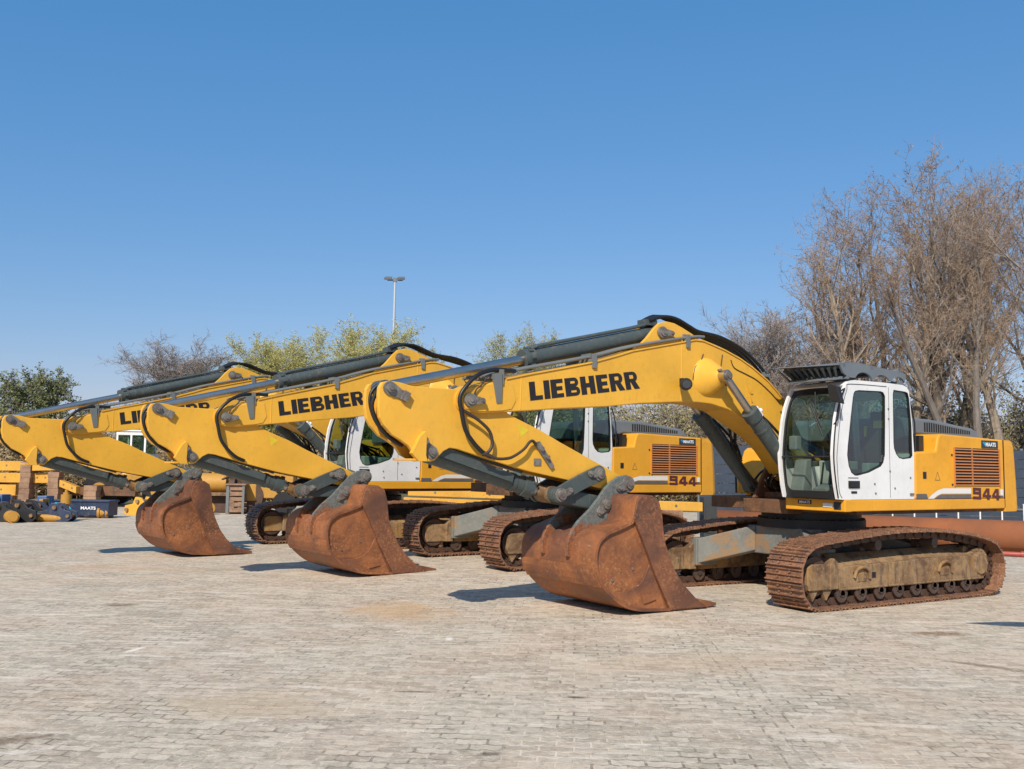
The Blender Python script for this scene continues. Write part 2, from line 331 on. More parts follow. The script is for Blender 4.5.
# ------------------------------------------------------------------ excavator
UP=.0348
def make_excavator():
    root=empty('tracked_excavator')
    under=[]
    def U(o): under.append(o); return o
    # --- crawler tracks
    prof=[(1.90,0),(2.06,.12),(2.145,.27),(2.175,.45),(2.155,.61),(2.09,.74),(1.97,.84),(1.76,.905),(1.35,.945),(.9,.985),(.23,1.03),(-.4,1.035),(-.92,1.02),(-1.5,.965),(-1.88,.905),(-2.2,.82),(-2.37,.69),(-2.46,.5),(-2.45,.30),(-2.36,.13),(-2.2,.03),(-2.0,0)]
    P=[Vector((a,0,b)) for a,b in prof]; n=len(P); dense=[]
    for i in range(n):
        if i==n-1: 
            for k in range(40): dense.append(P[i].lerp(P[0],k/40))
            continue
        a,b,c,d=P[i-1],P[i],P[(i+1)%n],P[(i+2)%n]
        if i==0: a=b+(b-c)*.0+Vector((-.1,0,0))
        if i==n-2: d=c+Vector((.1,0,0))
        for k in range(8):
            t=k/8; dense.append(.5*((2*b)+(c-a)*t+(2*a-5*b+4*c-d)*t*t+(3*b-a-3*c+d)*t**3))
    L=[0]
    for i in range(len(dense)): L.append(L[-1]+(dense[(i+1)%len(dense)]-dense[i]).length)
    tot=L[-1]; ns=52
    def at(s):
        s%=tot
        for i in range(len(dense)):
            if L[i+1]>=s:
                a=dense[i]; b=dense[(i+1)%len(dense)]; t=(s-L[i])/(L[i+1]-L[i]+1e-9); return a.lerp(b,t)
    pitch=tot/ns
    # shoe: local x along the track, z outward
    sm=MB()
    hw=.30
    pr=[(-.5*pitch+.008,-.046),(-.5*pitch+.008,-.034),(-.44*pitch,-.03),(-.42*pitch,.002),(-.35*pitch,.002),(-.32*pitch,-.030),(-.06*pitch,-.032),(-.04*pitch,-.006),(.03*pitch,-.006),(.05*pitch,-.032),(.30*pitch,-.032),(.33*pitch,-.008),(.39*pitch,-.008),(.41*pitch,-.034),(.47*pitch,-.044),(.47*pitch,-.054)]
    sm.prism(pr,-hw,hw)
    for sx in (-.2,.2):
        for sy in (-.1,.1): sm.cyl((sx*pitch,sy,-.032),(sx*pitch,sy,-.010),.018,6)
    shoe0=None
    for side in (1,-1):
        yc=1.35*side
        ch=MB()
        for k in range(ns):
            a=at(k*pitch-pitch*.5); b=at(k*pitch+pitch*.5); d=(b-a).normalized(); nrm=Vector((d.z,0,-d.x)); c=(a+b)/2
            for sy in (-.085,.085):
                def pt(u,w): return c+d*u*pitch+nrm*w
                y0=yc+sy-.022; y1=yc+sy+.022
                q=[pt(-.52,-.045),pt(.52,-.045),pt(.46,-.14),(pt(.2,-.155)),(pt(-.2,-.155)),pt(-.46,-.14)]
                ch.prism([(p.x,p.z) for p in q],y0,y1)
            e=c+d*.5*pitch; ch.cyl((e.x-nrm.x*.1,yc-.13,e.z-nrm.z*.1),(e.x-nrm.x*.1,yc+.13,e.z-nrm.z*.1),.03,8)
        tr=U(ch.build('crawler_track',M['chaindark'],root))
        for k in range(ns):
            a=at(k*pitch-pitch*.5); b=at(k*pitch+pitch*.5); d=(b-a).normalized(); c=(a+b)/2; c.y=yc
            if shoe0 is None: shoe0=sm.build('track_shoe',M['trackrust'],tr); o=shoe0
            else: o=shoe0.copy(); col.objects.link(o); o.parent=tr
            o.location=c; nrm=Vector((d.z,0,-d.x))
            mat=Matrix((( d.x,0,nrm.x),(0,1,0),(d.z,0,nrm.z))); o.rotation_euler=mat.to_euler()
        # track frame
        s=side; yo=1.52*s; yi=1.16*s
        fr=MB(); 
        def hx(x0,x1,ya,yb,z0,z1): fr.box(x0,x1,min(ya,yb),max(ya,yb),z0,z1)
        fr.prism([(1.26,.26),(1.26,.50),(1.1,.56),(-.35,.585),(-.42,.60),(-1.95,.60),(-2.02,.27)],min(yi,yo),max(yi,yo))
        # sloped top
        fr.hexa([(1.22,1.22*s,.52),(-2.0,1.22*s,.58),(-2.0,1.1*s,.74),(1.22,1.1*s,.70)],[(1.22,1.5*s,.52),(-2.0,1.5*s,.585),(-2.0,1.24*s,.74),(1.22,1.24*s,.70)])
        hx(-2.05,1.26,1.535*s,1.50*s,.245,.275)
        # reinforcing arches
        for cx in (.80,-1.08):
            fr.tube([(cx+.16,1.53*s,.40),(cx+.12,1.54*s,.5),(cx,1.545*s,.54),(cx-.13,1.54*s,.49),(cx-.16,1.53*s,.38)],.028,6)
            fr.box(cx-.1,cx+.1,min(1.5*s,1.53*s),max(1.5*s,1.53*s),.34,.46)
        tf=U(fr.build('track_frame',M['frame'],root,bevel=.012))
        g=MB(); g.prism([(1.86,.27),(1.89,.35),(1.89,.57),(1.80,.61),(1.36,.60),(1.36,.27)],min(1.2*s,1.53*s),max(1.2*s,1.53*s)); g.prism([(1.30,.27),(1.30,.62),(1.38,.68),(1.46,.6),(1.46,.27)],min(1.14*s,1.545*s),max(1.14*s,1.545*s))
        for a in (1.36,1.63): g.prism([(a,.28),(a+.22,.28),(a+.13,.12)],min(1.42*s,1.5*s),max(1.42*s,1.5*s))
        U(g.build('idler_guard',M['frame'],tf,bevel=.012))
        w=MB(); w.cyl((.95,1.505*s,.46),(.95,1.5235*s,.46),.028,10,m=None); w.box(.50,.58,min(1.50*s,1.5225*s),max(1.50*s,1.5225*s),.38,.46)
        U(w.build('frame_opening',M['dark'],tf))  # black plates on the frame face, painted shade instead of cut holes
        w=MB(); w.cyl((1.70,(1.35-.07)*s,.45),(1.70,(1.35+.07)*s,.45),.30,28); w.cyl((1.70,(1.35-.13)*s,.45),(1.70,(1.35+.13)*s,.45),.255,28); U(w.build('idler_wheel',M['chaindark'],tf))
        w=MB(); nt=11
        pg=[]
        for k in range(nt*2):
            a=2*PI*k/(nt*2); r0=.33 if k%2 else .27
            pg+= [(-1.98+r0*math.cos(a-.06),.47+r0*math.sin(a-.06)),(-1.98+r0*math.cos(a+.06),.47+r0*math.sin(a+.06))]
        w.prism(pg,min(1.31*s,1.39*s),max(1.31*s,1.39*s)); w.cyl((-1.98,1.1*s,.47),(-1.98,1.5*s,.47),.235,24); w.cyl((-1.98,1.5*s,.47),(-1.98,1.545*s,.47),.19,20,.15)
        for k in range(10):
            a=2*PI*k/10; w.cyl((-1.98+.205*math.cos(a),1.4*s,.47+.205*math.sin(a)),(-1.98+.205*math.cos(a),1.515*s,.47+.205*math.sin(a)),.018,6)
        U(w.build('drive_sprocket',M['frame'],tf))
        for k in range(8):
            x=1.20-k*.405; w=MB(); w.cyl((x,1.17*s,.205),(x,1.53*s,.205),.045,10)
            for yy in (1.245,1.455): w.cyl((x,(yy-.04)*s,.205),(x,(yy+.04)*s,.205),.095,16); w.cyl((x,(yy-.055 if yy<1.3 else yy+.03)*s,.205),(x,(yy-.03 if yy<1.3 else yy+.055)*s,.205),.12,16)
            w.box(x-.05,x+.05,min(1.49*s,1.53*s),max(1.49*s,1.53*s),.18,.27)
            U(w.build('track_roller',M['roller'],tf))
        for x in (.35,-.95):
            w=MB(); w.cyl((x,1.25*s,.815),(x,1.46*s,.815),.075,14); w.cyl((x,1.12*s,.80),(x,1.3*s,.80),.04,8); w.box(x-.05,x+.05,min(1.1*s,1.2*s),max(1.1*s,1.2*s),.6,.84); U(w.build('carrier_roller',M['roller'],tf))
        for x0 in (.95,-.85):   # rock guards
            w=MB(); w.prism([(x0,.27),(x0-.1,.20),(x0-.9,.20),(x0-1.0,.27)],min(1.505*s,1.52*s),max(1.505*s,1.52*s)); 
    # centre frame
    w=MB(); w.box(-.72,.72,-.62,.62,.56,.98)
    for sx in (1,-1):
        for sy in (1,-1):
            w.hexa([(sx*.30,sy*.55,.60),(sx*.74,sy*.45,.60),(sx*.74,sy*.45,.985),(sx*.30,sy*.55,.985)],
                   [(sx*.98,sy*1.15,.36),(sx*1.34,sy*1.10,.36),(sx*1.34,sy*1.10,.745),(sx*.98,sy*1.15,.745)])
            w.box(min(sx*.92,sx*1.36),max(sx*.92,sx*1.36),min(sy*1.08,sy*1.2),max(sy*1.08,sy*1.2),.33,.76)
    U(w.build('undercarriage_frame',M['xframe'],root,bevel=.015))
    w=MB(); w.cyl((0,0,.97),(0,0,1.10),.80,48); w.cyl((0,0,1.10),(0,0,1.26),.74,48)
    for k in range(48):
        a=2*PI*k/48; w.cyl((.775*math.cos(a),.775*math.sin(a),1.10),(.775*math.cos(a),.775*math.sin(a),1.125),.016,6)
    U(w.build('slewing_ring',M['black'],root))
    for o in under:
        if o.parent is root: o.rotation_euler=(0,0,-UP)
    # --- platform
    w=MB(); w.box(.75,-2.88,-1.36,1.36,1.24,1.40)if False else w.box(-2.86,.75,-1.36,1.36,1.23,1.41)
    w.box(.70,1.05,-.42,.42,1.20,1.40); w.box(-.6,.72,-.5,.5,1.41,1.5)
    pf=w.build('platform',M['deckbrown'],root,bevel=.01)
    w=MB(); w.box(-2.875,1.185,1.37,1.49,1.285,1.440); w.box(1.04,1.19,.50,1.495,1.28,1.443); w.box(-2.875,-.2,-1.49,-1.37,1.285,1.44)
    w.build('deck_rail',M['yellow_body'],pf,bevel=.012)
    w=MB(); w.box(1.05,1.17,.52,1.36,1.285,1.30); w.build('step_plate',M['black'],pf)
    w=MB(); w.box(1.17,1.203,1.14,1.30,1.33,1.395); w.build('headlamp',M['headlamp'],pf,bevel=.01)
    w=MB(); w.box(1.17,1.198,1.32,1.43,1.31,1.41); w.build('lamp_louvre',M['badge'],pf)
    w=MB(); w.box(1.17,1.194,.72,.95,1.365,1.42); w.build('name_badge',M['black'],pf)
    font_mesh('MAATS',.05,'badge_lettering',M['offwhite'],pf,(1.197,.745,1.375),ROT_FRONT,.03,sx=1.15)
    # boom foot brackets + front clutter
    for sy in (.31,-.31):
        w=MB(); w.prism([(-.25,1.41),(.95,1.41),(.82,1.62),(.60,1.98),(.42,2.08),(.25,1.98),(-.1,1.6)],sy-.025,sy+.025); w.build('boom_bracket',M['deckbrown'],pf,bevel=.006)
    w=MB(); w.box(-.35,.5,-.46,-.36,1.41,1.75); w.cyl((.1,0.,1.45),(.1,0.,1.7),.16,16); w.box(-.9,-.3,-.45,.42,1.41,1.95); w.box(-1.6,-.9,-.6,.6,1.41,1.8); w.build('valve_bank',M['black'],pf,bevel=.01)
    w=MB(); random.seed(3)
    for k in range(13):
        y=-.40+k*.066; w.tube([(-.32,y,1.85),(-.1,y+random.uniform(-.03,.03),2.02+random.uniform(-.05,.1)),(.25,y*.8,2.18+random.uniform(-.06,.08)),(.55,y*.6,2.3+random.uniform(-.08,.05)),(.72,y*.55,2.62)],.02,6)
    for k in range(7):
        w.tube([(.5,-.5+k*.13,1.47),(.75,-.5+k*.13+random.uniform(-.05,.05),1.62),(.6,-.45+k*.12,1.8),(.35,-.42+k*.12,1.9)],.018,6)
    w.build('hose_bundle',M['rubber'],pf)
    # --- engine housing left
    hs=[(-.452,1.443),(-.452,2.11),(-.50,2.124),(-.99,2.15),(-1.06,2.37),(-1.11,2.405),(-1.195,2.409),(-2.87,2.369),(-2.87,1.443)]
    w=MB(); w.prism(hs,.46,1.49); eh=w.build('engine_housing',M['yellow_body'],root,bevel=.025)
    w=MB(); w.box(-1.475,-1.46,1.470,1.4925,1.46,2.36); w.build('panel_seam',M['dark'],eh) if False else None
    w=MB()
    gx0,gx1,gz0,gz1=-2.715,-1.455,1.632,2.215
    w.box(gx0,gx1,1.488,1.4915,gz0,gz1); g=w.build('side_grille',M['dark'],eh)  # black sheet painted as the shade between the slats
    w=MB(); nsl=13
    for k in range(nsl):
        z=gz0+.02+(gz1-gz0-.04)*k/(nsl-1)
        w.hexa([(gx0,1.492,z-.006),(gx1,1.492,z-.006),(gx1,1.492,z+.006),(gx0,1.492,z+.006)],[(gx0,1.503,z-.012),(gx1,1.503,z-.012),(gx1,1.501,z+.002),(gx0,1.501,z+.002)])
    w.box(gx0-.012,gx0,1.488,1.514,gz0,gz1); w.box(gx1,gx1+.012,1.488,1.514,gz0,gz1)
    w.box(-1.97,-1.93,1.4925,1.497,gz0,gz1)
    w.build('louvre',M['grillered'],g)
    w=MB(); w.box(-2.70,-2.225,1.489,1.497,2.225,2.345); bd=w.build('dealer_badge',M['badge'],eh)
    font_mesh('MAATS',.085,'badge_lettering',M['offwhite'],bd,(-2.335,1.4995,2.255),ROT_SIDE,.035,sx=1.1)
    w=MB()
    for k in range(2): w.add([(-2.25-k*.03,1.4993,2.32),(-2.27-k*.03,1.4993,2.32),(-2.32-k*.03,1.4993,2.27),(-2.30-k*.03,1.4993,2.27)],[(0,1,2,3)])
    w.build('badge_logo',M['cyan'],bd)
    # 944 lettering block, stripes
    Y=1.4935
    w=MB(); w.add([(-1.90,Y-.001,1.40),(-2.80,Y-.001,1.375),(-2.80,Y-.001,1.60),(-1.90,Y-.001,1.61)],[(0,1,2,3)]) ; 
    polys=[]; x=0
    for ch in '944': polys+=[[(a+x,b) for a,b in p] for p in block_rects(ch)]; x+=1.02
    place_text(polys,x-.17,(-1.95,1.435),(-2.715,1.41),(0,.178),(0,.178),Y+.001,'model_number',M['maroon'],eh)
    w=MB(); pts=[(-.74,1.448),(-.86,1.51),(-1.0,1.57),(-1.15,1.60),(-1.90,1.60),(-1.90,1.52),(-1.1,1.52),(-.98,1.49),(-.9,1.448)]
    w.add([(a,Y,b) for a,b in pts],[tuple(range(len(pts)))]); w.build('side_stripe',M['cream'],eh); w=MB(); w.add([(-2.735,Y,1.48),(-2.82,Y,1.48),(-2.82,Y,1.585),(-2.735,Y,1.585)],[(0,1,2,3)]); w.build('white_sticker',M['cream'],eh)
    w=MB(); pts=[(-.99,1.482),(-1.09,1.510),(-1.90,1.510),(-1.90,1.448),(-.93,1.448)]; w.add([(a,Y,b) for a,b in pts],[tuple(range(len(pts)))])
    w.add([(-.46,Y,1.448),(-.46,Y,1.52),(-.72,Y,1.52),(-.75,Y,1.448)],[(0,1,2,3)]); w.add([(-2.73,Y,1.455),(-2.82,Y,1.455),(-2.82,Y,1.49),(-2.73,Y,1.49)],[(0,1,2,3)]); w.build('dark_stripe',M['stripe'],eh)
    w=MB(); w.box(-.72,-.64,1.49,1.4965,1.74,1.84); 
    for z in (1.655,2.10): w.cyl((-1.395,1.485,z),(-1.395,1.502,z),.016,8)
    w.box(-2.875,-2.868,1.48,1.4945,1.30,2.37)
    w.build('door_lock',M['black'],eh)
    w=MB()
    for a,b in (((-.95,1.72),(-1.07,1.72)),((-1.07,1.72),(-1.01,1.84)),((-1.01,1.84),(-.95,1.72))):
        d=Vector((b[0]-a[0],b[1]-a[1])).normalized()*.004; q=(-d.y,d.x); w.add([(a[0]-q[0],Y,a[1]-q[1]),(b[0]-q[0],Y,b[1]-q[1]),(b[0]+q[0],Y,b[1]+q[1]),(a[0]+q[0],Y,a[1]+q[1])],[(0,1,2,3)])
    w.build('warning_triangle',M['stripe'],eh)
    # right side housing, tank, counterweight
    w=MB(); w.prism([(-.7,1.443),(-.7,2.35),(-.8,2.40),(-2.87,2.369),(-2.87,1.443)],-1.49,-.5); w.build('side_housing',M['yellow_body'],root,bevel=.025)
    w=MB(); w.prism([(.05,1.443),(.0,1.80),(-.14,2.15),(-.22,2.20),(-.66,2.21),(-.66,1.443)],-1.47,-.68); tk=w.build('storage_box',M['yellow_body'],root,bevel=.025)
    w=MB(); w.tube([(.12,-1.40,1.45),(.12,-1.40,2.45),(-.1,-1.40,2.62),(-.5,-1.40,2.62),(-.6,-1.40,2.5),(-.6,-1.40,2.2)],.018,6,sub=2); w.build('handrail',M['black'],tk)
    cw=[(-2.88,1.49)]
    for a in range(0,11):
        t=R(27-54*a/10); cw.append((-3.33*math.cos(t),3.33*math.sin(t)))
    cw=[(-2.88,1.488),(-3.25,1.475),(-3.34,1.44),(-3.40,1.36),(-3.46,1.15),(-3.47,.85),(-3.52,.5),(-3.54,.15),(-3.54,-.15),(-3.52,-.5),(-3.47,-.85),(-3.46,-1.15),(-3.40,-1.36),(-3.34,-1.44),(-3.25,-1.475),(-2.88,-1.488)]
    w=MB(); n_=len(cw)
    lv=[(1.235,.985),(1.27,1.0),(1.7,.985),(2.1,.962),(2.28,.945),(2.345,.92),(2.368,.885)]
    vs=[]; 
    for z,k in lv:
        for (x_,y_) in cw:
            xx=x_ if x_>-2.9 else -2.88+(x_+2.88)*(1+(k-1)*3.2)
            vs.append((xx,y_*(1 if z<2.34 else .995),z))
    fs=[(i*n_+j,i*n_+(j+1)%n_,(i+1)*n_+(j+1)%n_,(i+1)*n_+j) for i in range(len(lv)-1) for j in range(n_)]
    fs=[f[::-1] for f in fs]
    w.add(vs,fs,None,False); w.add(vs,[tuple(range(n_)),tuple(range(len(vs)-1,len(vs)-n_-1,-1))])
    w.build('counterweight',M['yellow_body'],root,bevel=.01)
    # hood
    w=MB(); w.prism([(-.62,2.30),(-.62,2.60),(-.72,2.655),(-1.5,2.655),(-2.68,2.555),(-2.83,2.50),(-2.86,2.38),(-1.1,2.415)],-.85,1.10); hd=w.build('engine_hood',M['hoodgrey'],root,bevel=.03)
    w=MB()
    for k in range(21):
        x=-1.32-k*.062; zt=2.60-(max(0,-x-1.5))*.085; w.box(x-.036,x,1.098,1.1035,2.455,zt)
    w.build('hood_slot',M['dark'],hd)  # black plates laid on the hood as the shade of its slots
    w=MB(); w.cyl((-1.1,.2,2.6),(-1.1,.2,2.88),.07,14); w.cyl((-1.1,.2,2.6),(-1.1,.2,2.70),.12,16); w.build('exhaust_pipe',M['pinsteel'],hd)
    w=MB(); w.cyl((-.72,1.0,2.15),(-.72,1.0,2.44),.10,16); w.box(-.98,-.86,.7,1.3,2.14,2.38); w.tube([(-.5,1.3,2.12),(-.55,1.3,2.28),(-.66,1.25,2.33),(-.8,1.2,2.25)],.025,6); w.build('air_filter',M['black'],hd)
    w=MB(); w.tube([(-.47,1.40,2.10),(-.47,1.40,2.62),(-.50,1.36,2.75),(-.50,1.2,2.78)],.014,6,sub=2); w.tube([(-.60,1.40,2.12),(-.60,1.40,2.55),(-.5,1.40,2.85)],.012,6,sub=2); w.build('handrail',M['black'],hd)
    # --- cab
    y0,y1=.56,1.485
    side=[(1.19,1.445),(1.33,1.452),(1.375,1.62),(1.41,1.85),(1.425,2.05),(1.405,2.25),(1.36,2.53),(1.30,2.72),(1.225,2.87),(1.13,3.0),(1.06,3.055),(.92,3.082),(.18,3.090),(-.20,3.082),(-.30,3.055),(-.345,2.99),(-.40,2.6),(-.438,2.13),(-.42,1.445)]
    win1=[(.92,2.932),(.84,2.948),(.34,2.962),(.28,2.95),(.24,2.90),(.25,2.5),(.27,2.065),(.31,1.96),(.37,1.905),(.645,1.817),(.903,1.772),(.96,1.775),(1.03,1.81),(1.086,1.90),(1.115,2.048),(1.10,2.17),(1.025,2.568),(.97,2.84),(.95,2.90)]
    win2=[(.03,3.0),(-.25,2.99),(-.31,2.975),(-.34,2.90),(-.385,2.5),(-.39,2.07),(-.35,2.035),(-.17,2.017),(-.07,2.03),(.0,2.085),(.045,2.16),(.058,2.25),(.05,2.94)]
    cab=panel_mesh(side,[win1,win2],y1-.04,y1,'cab',M['white'],root)
    o=panel_mesh(side,[[(1.10,2.95),(-.25,2.95),(-.33,1.95),(1.28,1.85),(1.33,2.1),(1.22,2.7)]],y0,y0+.04,'cab_side_panel',M['white'],cab)
    w=MB(); w.strip([(1.13,3.0),(1.06,3.055),(.92,3.082),(.18,3.090),(-.20,3.082),(-.30,3.055),(-.345,2.99)][::-1],y0+.041,y1-.041,-.04); 
    w.build('cab_roof',M['white'],cab)
    w=MB(); w.box(-.425,-.39,y0+.041,y1-.041,1.445,2.1); w.box(-.36,-.32,y0+.041,y1-.041,2.9,3.0)
    w.build('cab_rear_panel',M['white'],cab)
    w=MB(); w.box(-.42,1.30,y0+.042,y1-.042,1.446,1.475); w.build('cab_floor',M['black'],cab)
    # front: frame + glass following the profile
    fp=[(1.335,1.455),(1.375,1.62),(1.41,1.85),(1.425,2.05),(1.405,2.25),(1.36,2.53),(1.30,2.72),(1.225,2.87),(1.13,3.0)]
    def fx(z):
        for i in range(len(fp)-1):
            if fp[i][1]<=z<=fp[i+1][1]:
                t=(z-fp[i][1])/(fp[i+1][1]-fp[i][1]); return fp[i][0]+(fp[i+1][0]-fp[i][0])*t
        return fp[0][0] if z<fp[0][1] else fp[-1][0]
    def bow(y): return -.10*abs((y-(y0+y1)/2)/((y1-y0)/2))**2.4*1.0+.03
    outer=[]; N=14
    zb,zt=1.455,2.99; ya,yb=y0+.005,y1-.042
    def rr(ya,yb,zb,zt,r,n=5):
        P=[]
        for cx,cz,a0 in ((ya+r,zb+r,180),(yb-r,zb+r,270),(yb-r,zt-r,0),(ya+r,zt-r,90)):
            for i in range(n+1): t=R(a0+90*i/n); P.append((cx+r*math.cos(t),cz+r*math.sin(t)))
        return P
    def dens(P,step=.12):
        Q=[]
        for i in range(len(P)):
            a=P[i]; b=P[(i+1)%len(P)]; L_=math.hypot(b[0]-a[0],b[1]-a[1]); k=max(1,int(L_/step))
            for j in range(k): Q.append((a[0]+(b[0]-a[0])*j/k,a[1]+(b[1]-a[1])*j/k))
        return Q
    fo=dens(rr(ya,yb,zb,zt,.03)); fi=dens(rr(ya+.065,yb-.045,zb+.10,zt-.10,.10))
    panel_mesh(fo,[fi],0,-.03,'windshield_frame',M['black'],cab,mapf=lambda c:Vector((fx(c.z)+bow(c.x)*.4-.03+c.y,c.x,c.z)))
    gl=MB(); ny,nz=10,16; vs=[]
    for j in range(nz+1):
        for i in range(ny+1):
            y=ya+.05+(yb-ya-.08)*i/ny; z=zb+.08+(zt-zb-.16)*j/nz; vs.append((fx(z)+bow(y)*.4-.045,y,z))
    gl.add(vs,[(j*(ny+1)+i,j*(ny+1)+i+1,(j+1)*(ny+1)+i+1,(j+1)*(ny+1)+i) for j in range(nz) for i in range(ny)],None,True)
    ws=gl.build('windshield',M['windshield'],cab)
    w=MB(); w.tube([(fx(z)-.01,y0+.012,z) for z in (1.46,1.7,2.0,2.3,2.6,2.8,2.95)],.013,6); w.build('corner_post',M['white'],cab)
    w=MB(); w.tube([(fx(z)-.012,y1+.004,z) for z in (1.47,1.7,2.0,2.3,2.6,2.8,2.95)],.011,6); w.build('door_seal',M['rubber'],cab)
    w=MB(); w.tube([(fx(2.0)-.03,ya+.05,2.02),(fx(2.0)-.012,(ya+yb)/2,2.02),(fx(2.0)-.03,yb-.03,2.02)],.014,6); w.build('glass_divider',M['black'],ws)
    w=MB(); w.tube([(fx(2.9)+.02,1.06,2.93),(fx(2.6)+.03,1.18,2.62),(fx(2.4)+.03,1.30,2.42)],.012,5,sub=2); w.tube([(fx(2.6)+.05,1.10,2.75),(fx(2.3)+.04,1.34,2.30)],.012,5); w.build('windshield_wiper',M['black'],ws)
    def flat(pts,y,name,mat,par):
        m=MB(); m.add([(a,y,b) for a,b in pts],[tuple(range(len(pts)))]); return m.build(name,mat,par)
    for wn in (win1,win2):
        flat(wn,y1-.02,'side_window',M['glass'],cab)
        m=MB(); m.strip(wn+[wn[0]],y1-.028,y1+.003,.014 if sum((wn[i][0]*wn[(i+1)%len(wn)][1]-wn[(i+1)%len(wn)][0]*wn[i][1]) for i in range(len(wn)))>0 else -.014); m.build('window_seal',M['rubber'],cab)
    flat([(1.10,2.95),(-.25,2.95),(-.33,1.95),(1.28,1.85),(1.33,2.1),(1.22,2.7)],y0+.02,'right_window',M['glass'],cab)
    m=MB(); m.add([(-.41,y0+.05,2.1),(-.41,y1-.05,2.1),(-.345,y1-.05,2.9),(-.345,y0+.05,2.9)],[(0,1,2,3)]); m.build('rear_window',M['glass'],cab)
    # door line, handle, hinges
    w=MB()
    w.tube([(1.24,y1+.001,1.47),(1.30,y1+.001,1.56),(1.335,y1+.001,1.9),(1.33,y1+.001,2.1),(1.24,y1+.001,2.6),(1.10,y1+.001,2.95),(1.03,y1+.001,3.02),(.2,y1+.001,3.035)],.006,4,sub=3)
    w.tube([(.155,y1+.001,3.03),(.155,y1+.001,1.47)],.004,4); w.build('door_gap',M['stripe'],cab)
    w=MB(); w.box(.86,1.10,y1,y1+.012,1.60,1.70); w.box(.93,1.08,y1+.012,y1+.03,1.62,1.66); w.box(.92,1.04,y1,y1+.008,1.53,1.56); w.box(.88,1.10,y1,y1+.004,1.735,1.745); w.build('door_handle',M['black'],cab)
    w=MB()
    for x,z in ((.17,2.72),(.17,2.58),(.16,1.84),(.52,1.66),(-.33,1.75),(.05,1.6),(.5,1.53)): w=MB(); w.cyl((x,y1,z),(x,y1+.012,z),.014,6); w.build('hinge_bolt',M['pinsteel'],cab)
    w=MB(); w.box(-.40,-.31,y1,y1+.015,1.50,1.53); w.build('door_stop',M['pinsteel'],cab)
    w=MB(); w.hexa([(1.45,1.47,2.77),(1.45,1.66,2.72),(1.39,1.66,2.72),(1.39,1.47,2.77)],[(1.47,1.44,3.0),(1.47,1.60,2.95),(1.39,1.60,2.95),(1.39,1.44,3.0)]) 
    w.tube([(1.15,y1,2.95),(1.30,1.56,2.92),(1.40,1.58,2.88)],.014,5,sub=2); w.tube([(1.36,y1-.03,2.45),(1.40,1.55,2.52),(1.41,1.6,2.72)],.012,5,sub=2); w.build('wing_mirror',M['black'],cab,bevel=.01)
    # interior
    w=MB(); w.box(-.22,.38,.80,1.28,1.72,1.86); w.hexa([(-.20,.80,1.84),(-.05,.80,1.84),(-.05,1.28,1.84),(-.20,1.28,1.84)],[(-.32,.83,2.50),(-.18,.83,2.50),(-.18,1.25,2.50),(-.32,1.25,2.50)]); w.box(-.30,-.20,.92,1.16,2.52,2.72); w.box(-.1,.25,.9,1.18,1.47,1.72); w.build('operator_seat',M['seatcloth'],cab,bevel=.04)
    w=MB(); w.box(-.15,.55,.58,.76,1.5,1.98); w.box(-.15,.55,1.30,1.42,1.60,1.95); w.hexa([(1.0,.58,1.5),(1.22,.58,1.5),(1.22,.82,1.5),(1.0,.82,1.5)],[(.98,.60,2.0),(1.10,.60,1.98),(1.10,.80,1.98),(.98,.80,2.0)])
    w.hexa([(.9,.9,1.49),(1.2,.9,1.49),(1.2,1.25,1.49),(.9,1.25,1.49)],[(1.0,1.0,1.66),(1.2,1.0,1.6),(1.2,1.2,1.6),(1.0,1.2,1.66)])
    w.box(1.12,1.24,.60,.74,2.12,2.32); w.build('control_console',M['interior'],cab,bevel=.02)
    w=MB(); w.tube([(.52,1.36,1.95),(.56,1.36,2.15)],.018,6); w.tube([(.52,.67,1.98),(.56,.67,2.18)],.018,6); w.tube([(1.05,1.0,1.6),(.98,1.0,1.95)],.015,6); w.tube([(1.05,1.15,1.6),(.98,1.15,1.95)],.015,6); w.build('control_lever',M['black'],cab)
    w=MB(); w.box(-.27,-.18,1.0,1.2,2.46,2.58); w.box(-.20,-.15,.86,.9,2.0,2.5); w.build('hi_vis_vest',M['vest'],cab)
    # roof guard
    w=MB(); prof2=[(1.22,3.20),(1.20,3.285),(1.02,3.32),(.80,3.33),(.4,3.30),(-.2,3.265),(-.33,3.245),(-.33,3.165)]
    arcs=[]
    def scal(xa,xb,zt,zb,n=7): return [(xa+(xb-xa)*i/n, zb+(zt-zb)*math.sin(PI*i/n)**.6) for i in range(n+1)]
    low=scal(-.30,.02,3.20,3.125)+scal(.06,.42,3.20,3.125)+scal(.46,.86,3.21,3.12)+[(1.02,3.12),(1.12,3.17)]
    for ya_ in (1.42,.56): w.prism([(1.20,3.285)]+prof2[2:-1]+low,ya_,ya_+.03)
    N_=30; tp=[]
    for i in range(N_+1):
        y=.56+.89*i/N_; tp.append((y,3.285+.0*math.sin(i)))
    w.strip([(-.33,3.247),(-.2,3.267),(.4,3.302),(.8,3.332),(1.02,3.322),(1.20,3.287)],.565,1.445,.008)
    for k in range(3): w.cyl((1.1-k*.62,.56,3.28),(1.1-k*.62,1.45,3.28),.03,8)
    w.prism([(1.18,.56),(1.45,.60),(1.21,1.45),(1.18,1.45)],3.275,3.285,axis='z')
    w.hexa([(1.16,.56,3.09),(1.16,.585,3.09),(1.42,.585,3.235),(1.42,.56,3.235)],[(1.16,.56,3.12),(1.16,.585,3.12),(1.44,.585,3.27),(1.44,.56,3.27)])
    w2=MB()
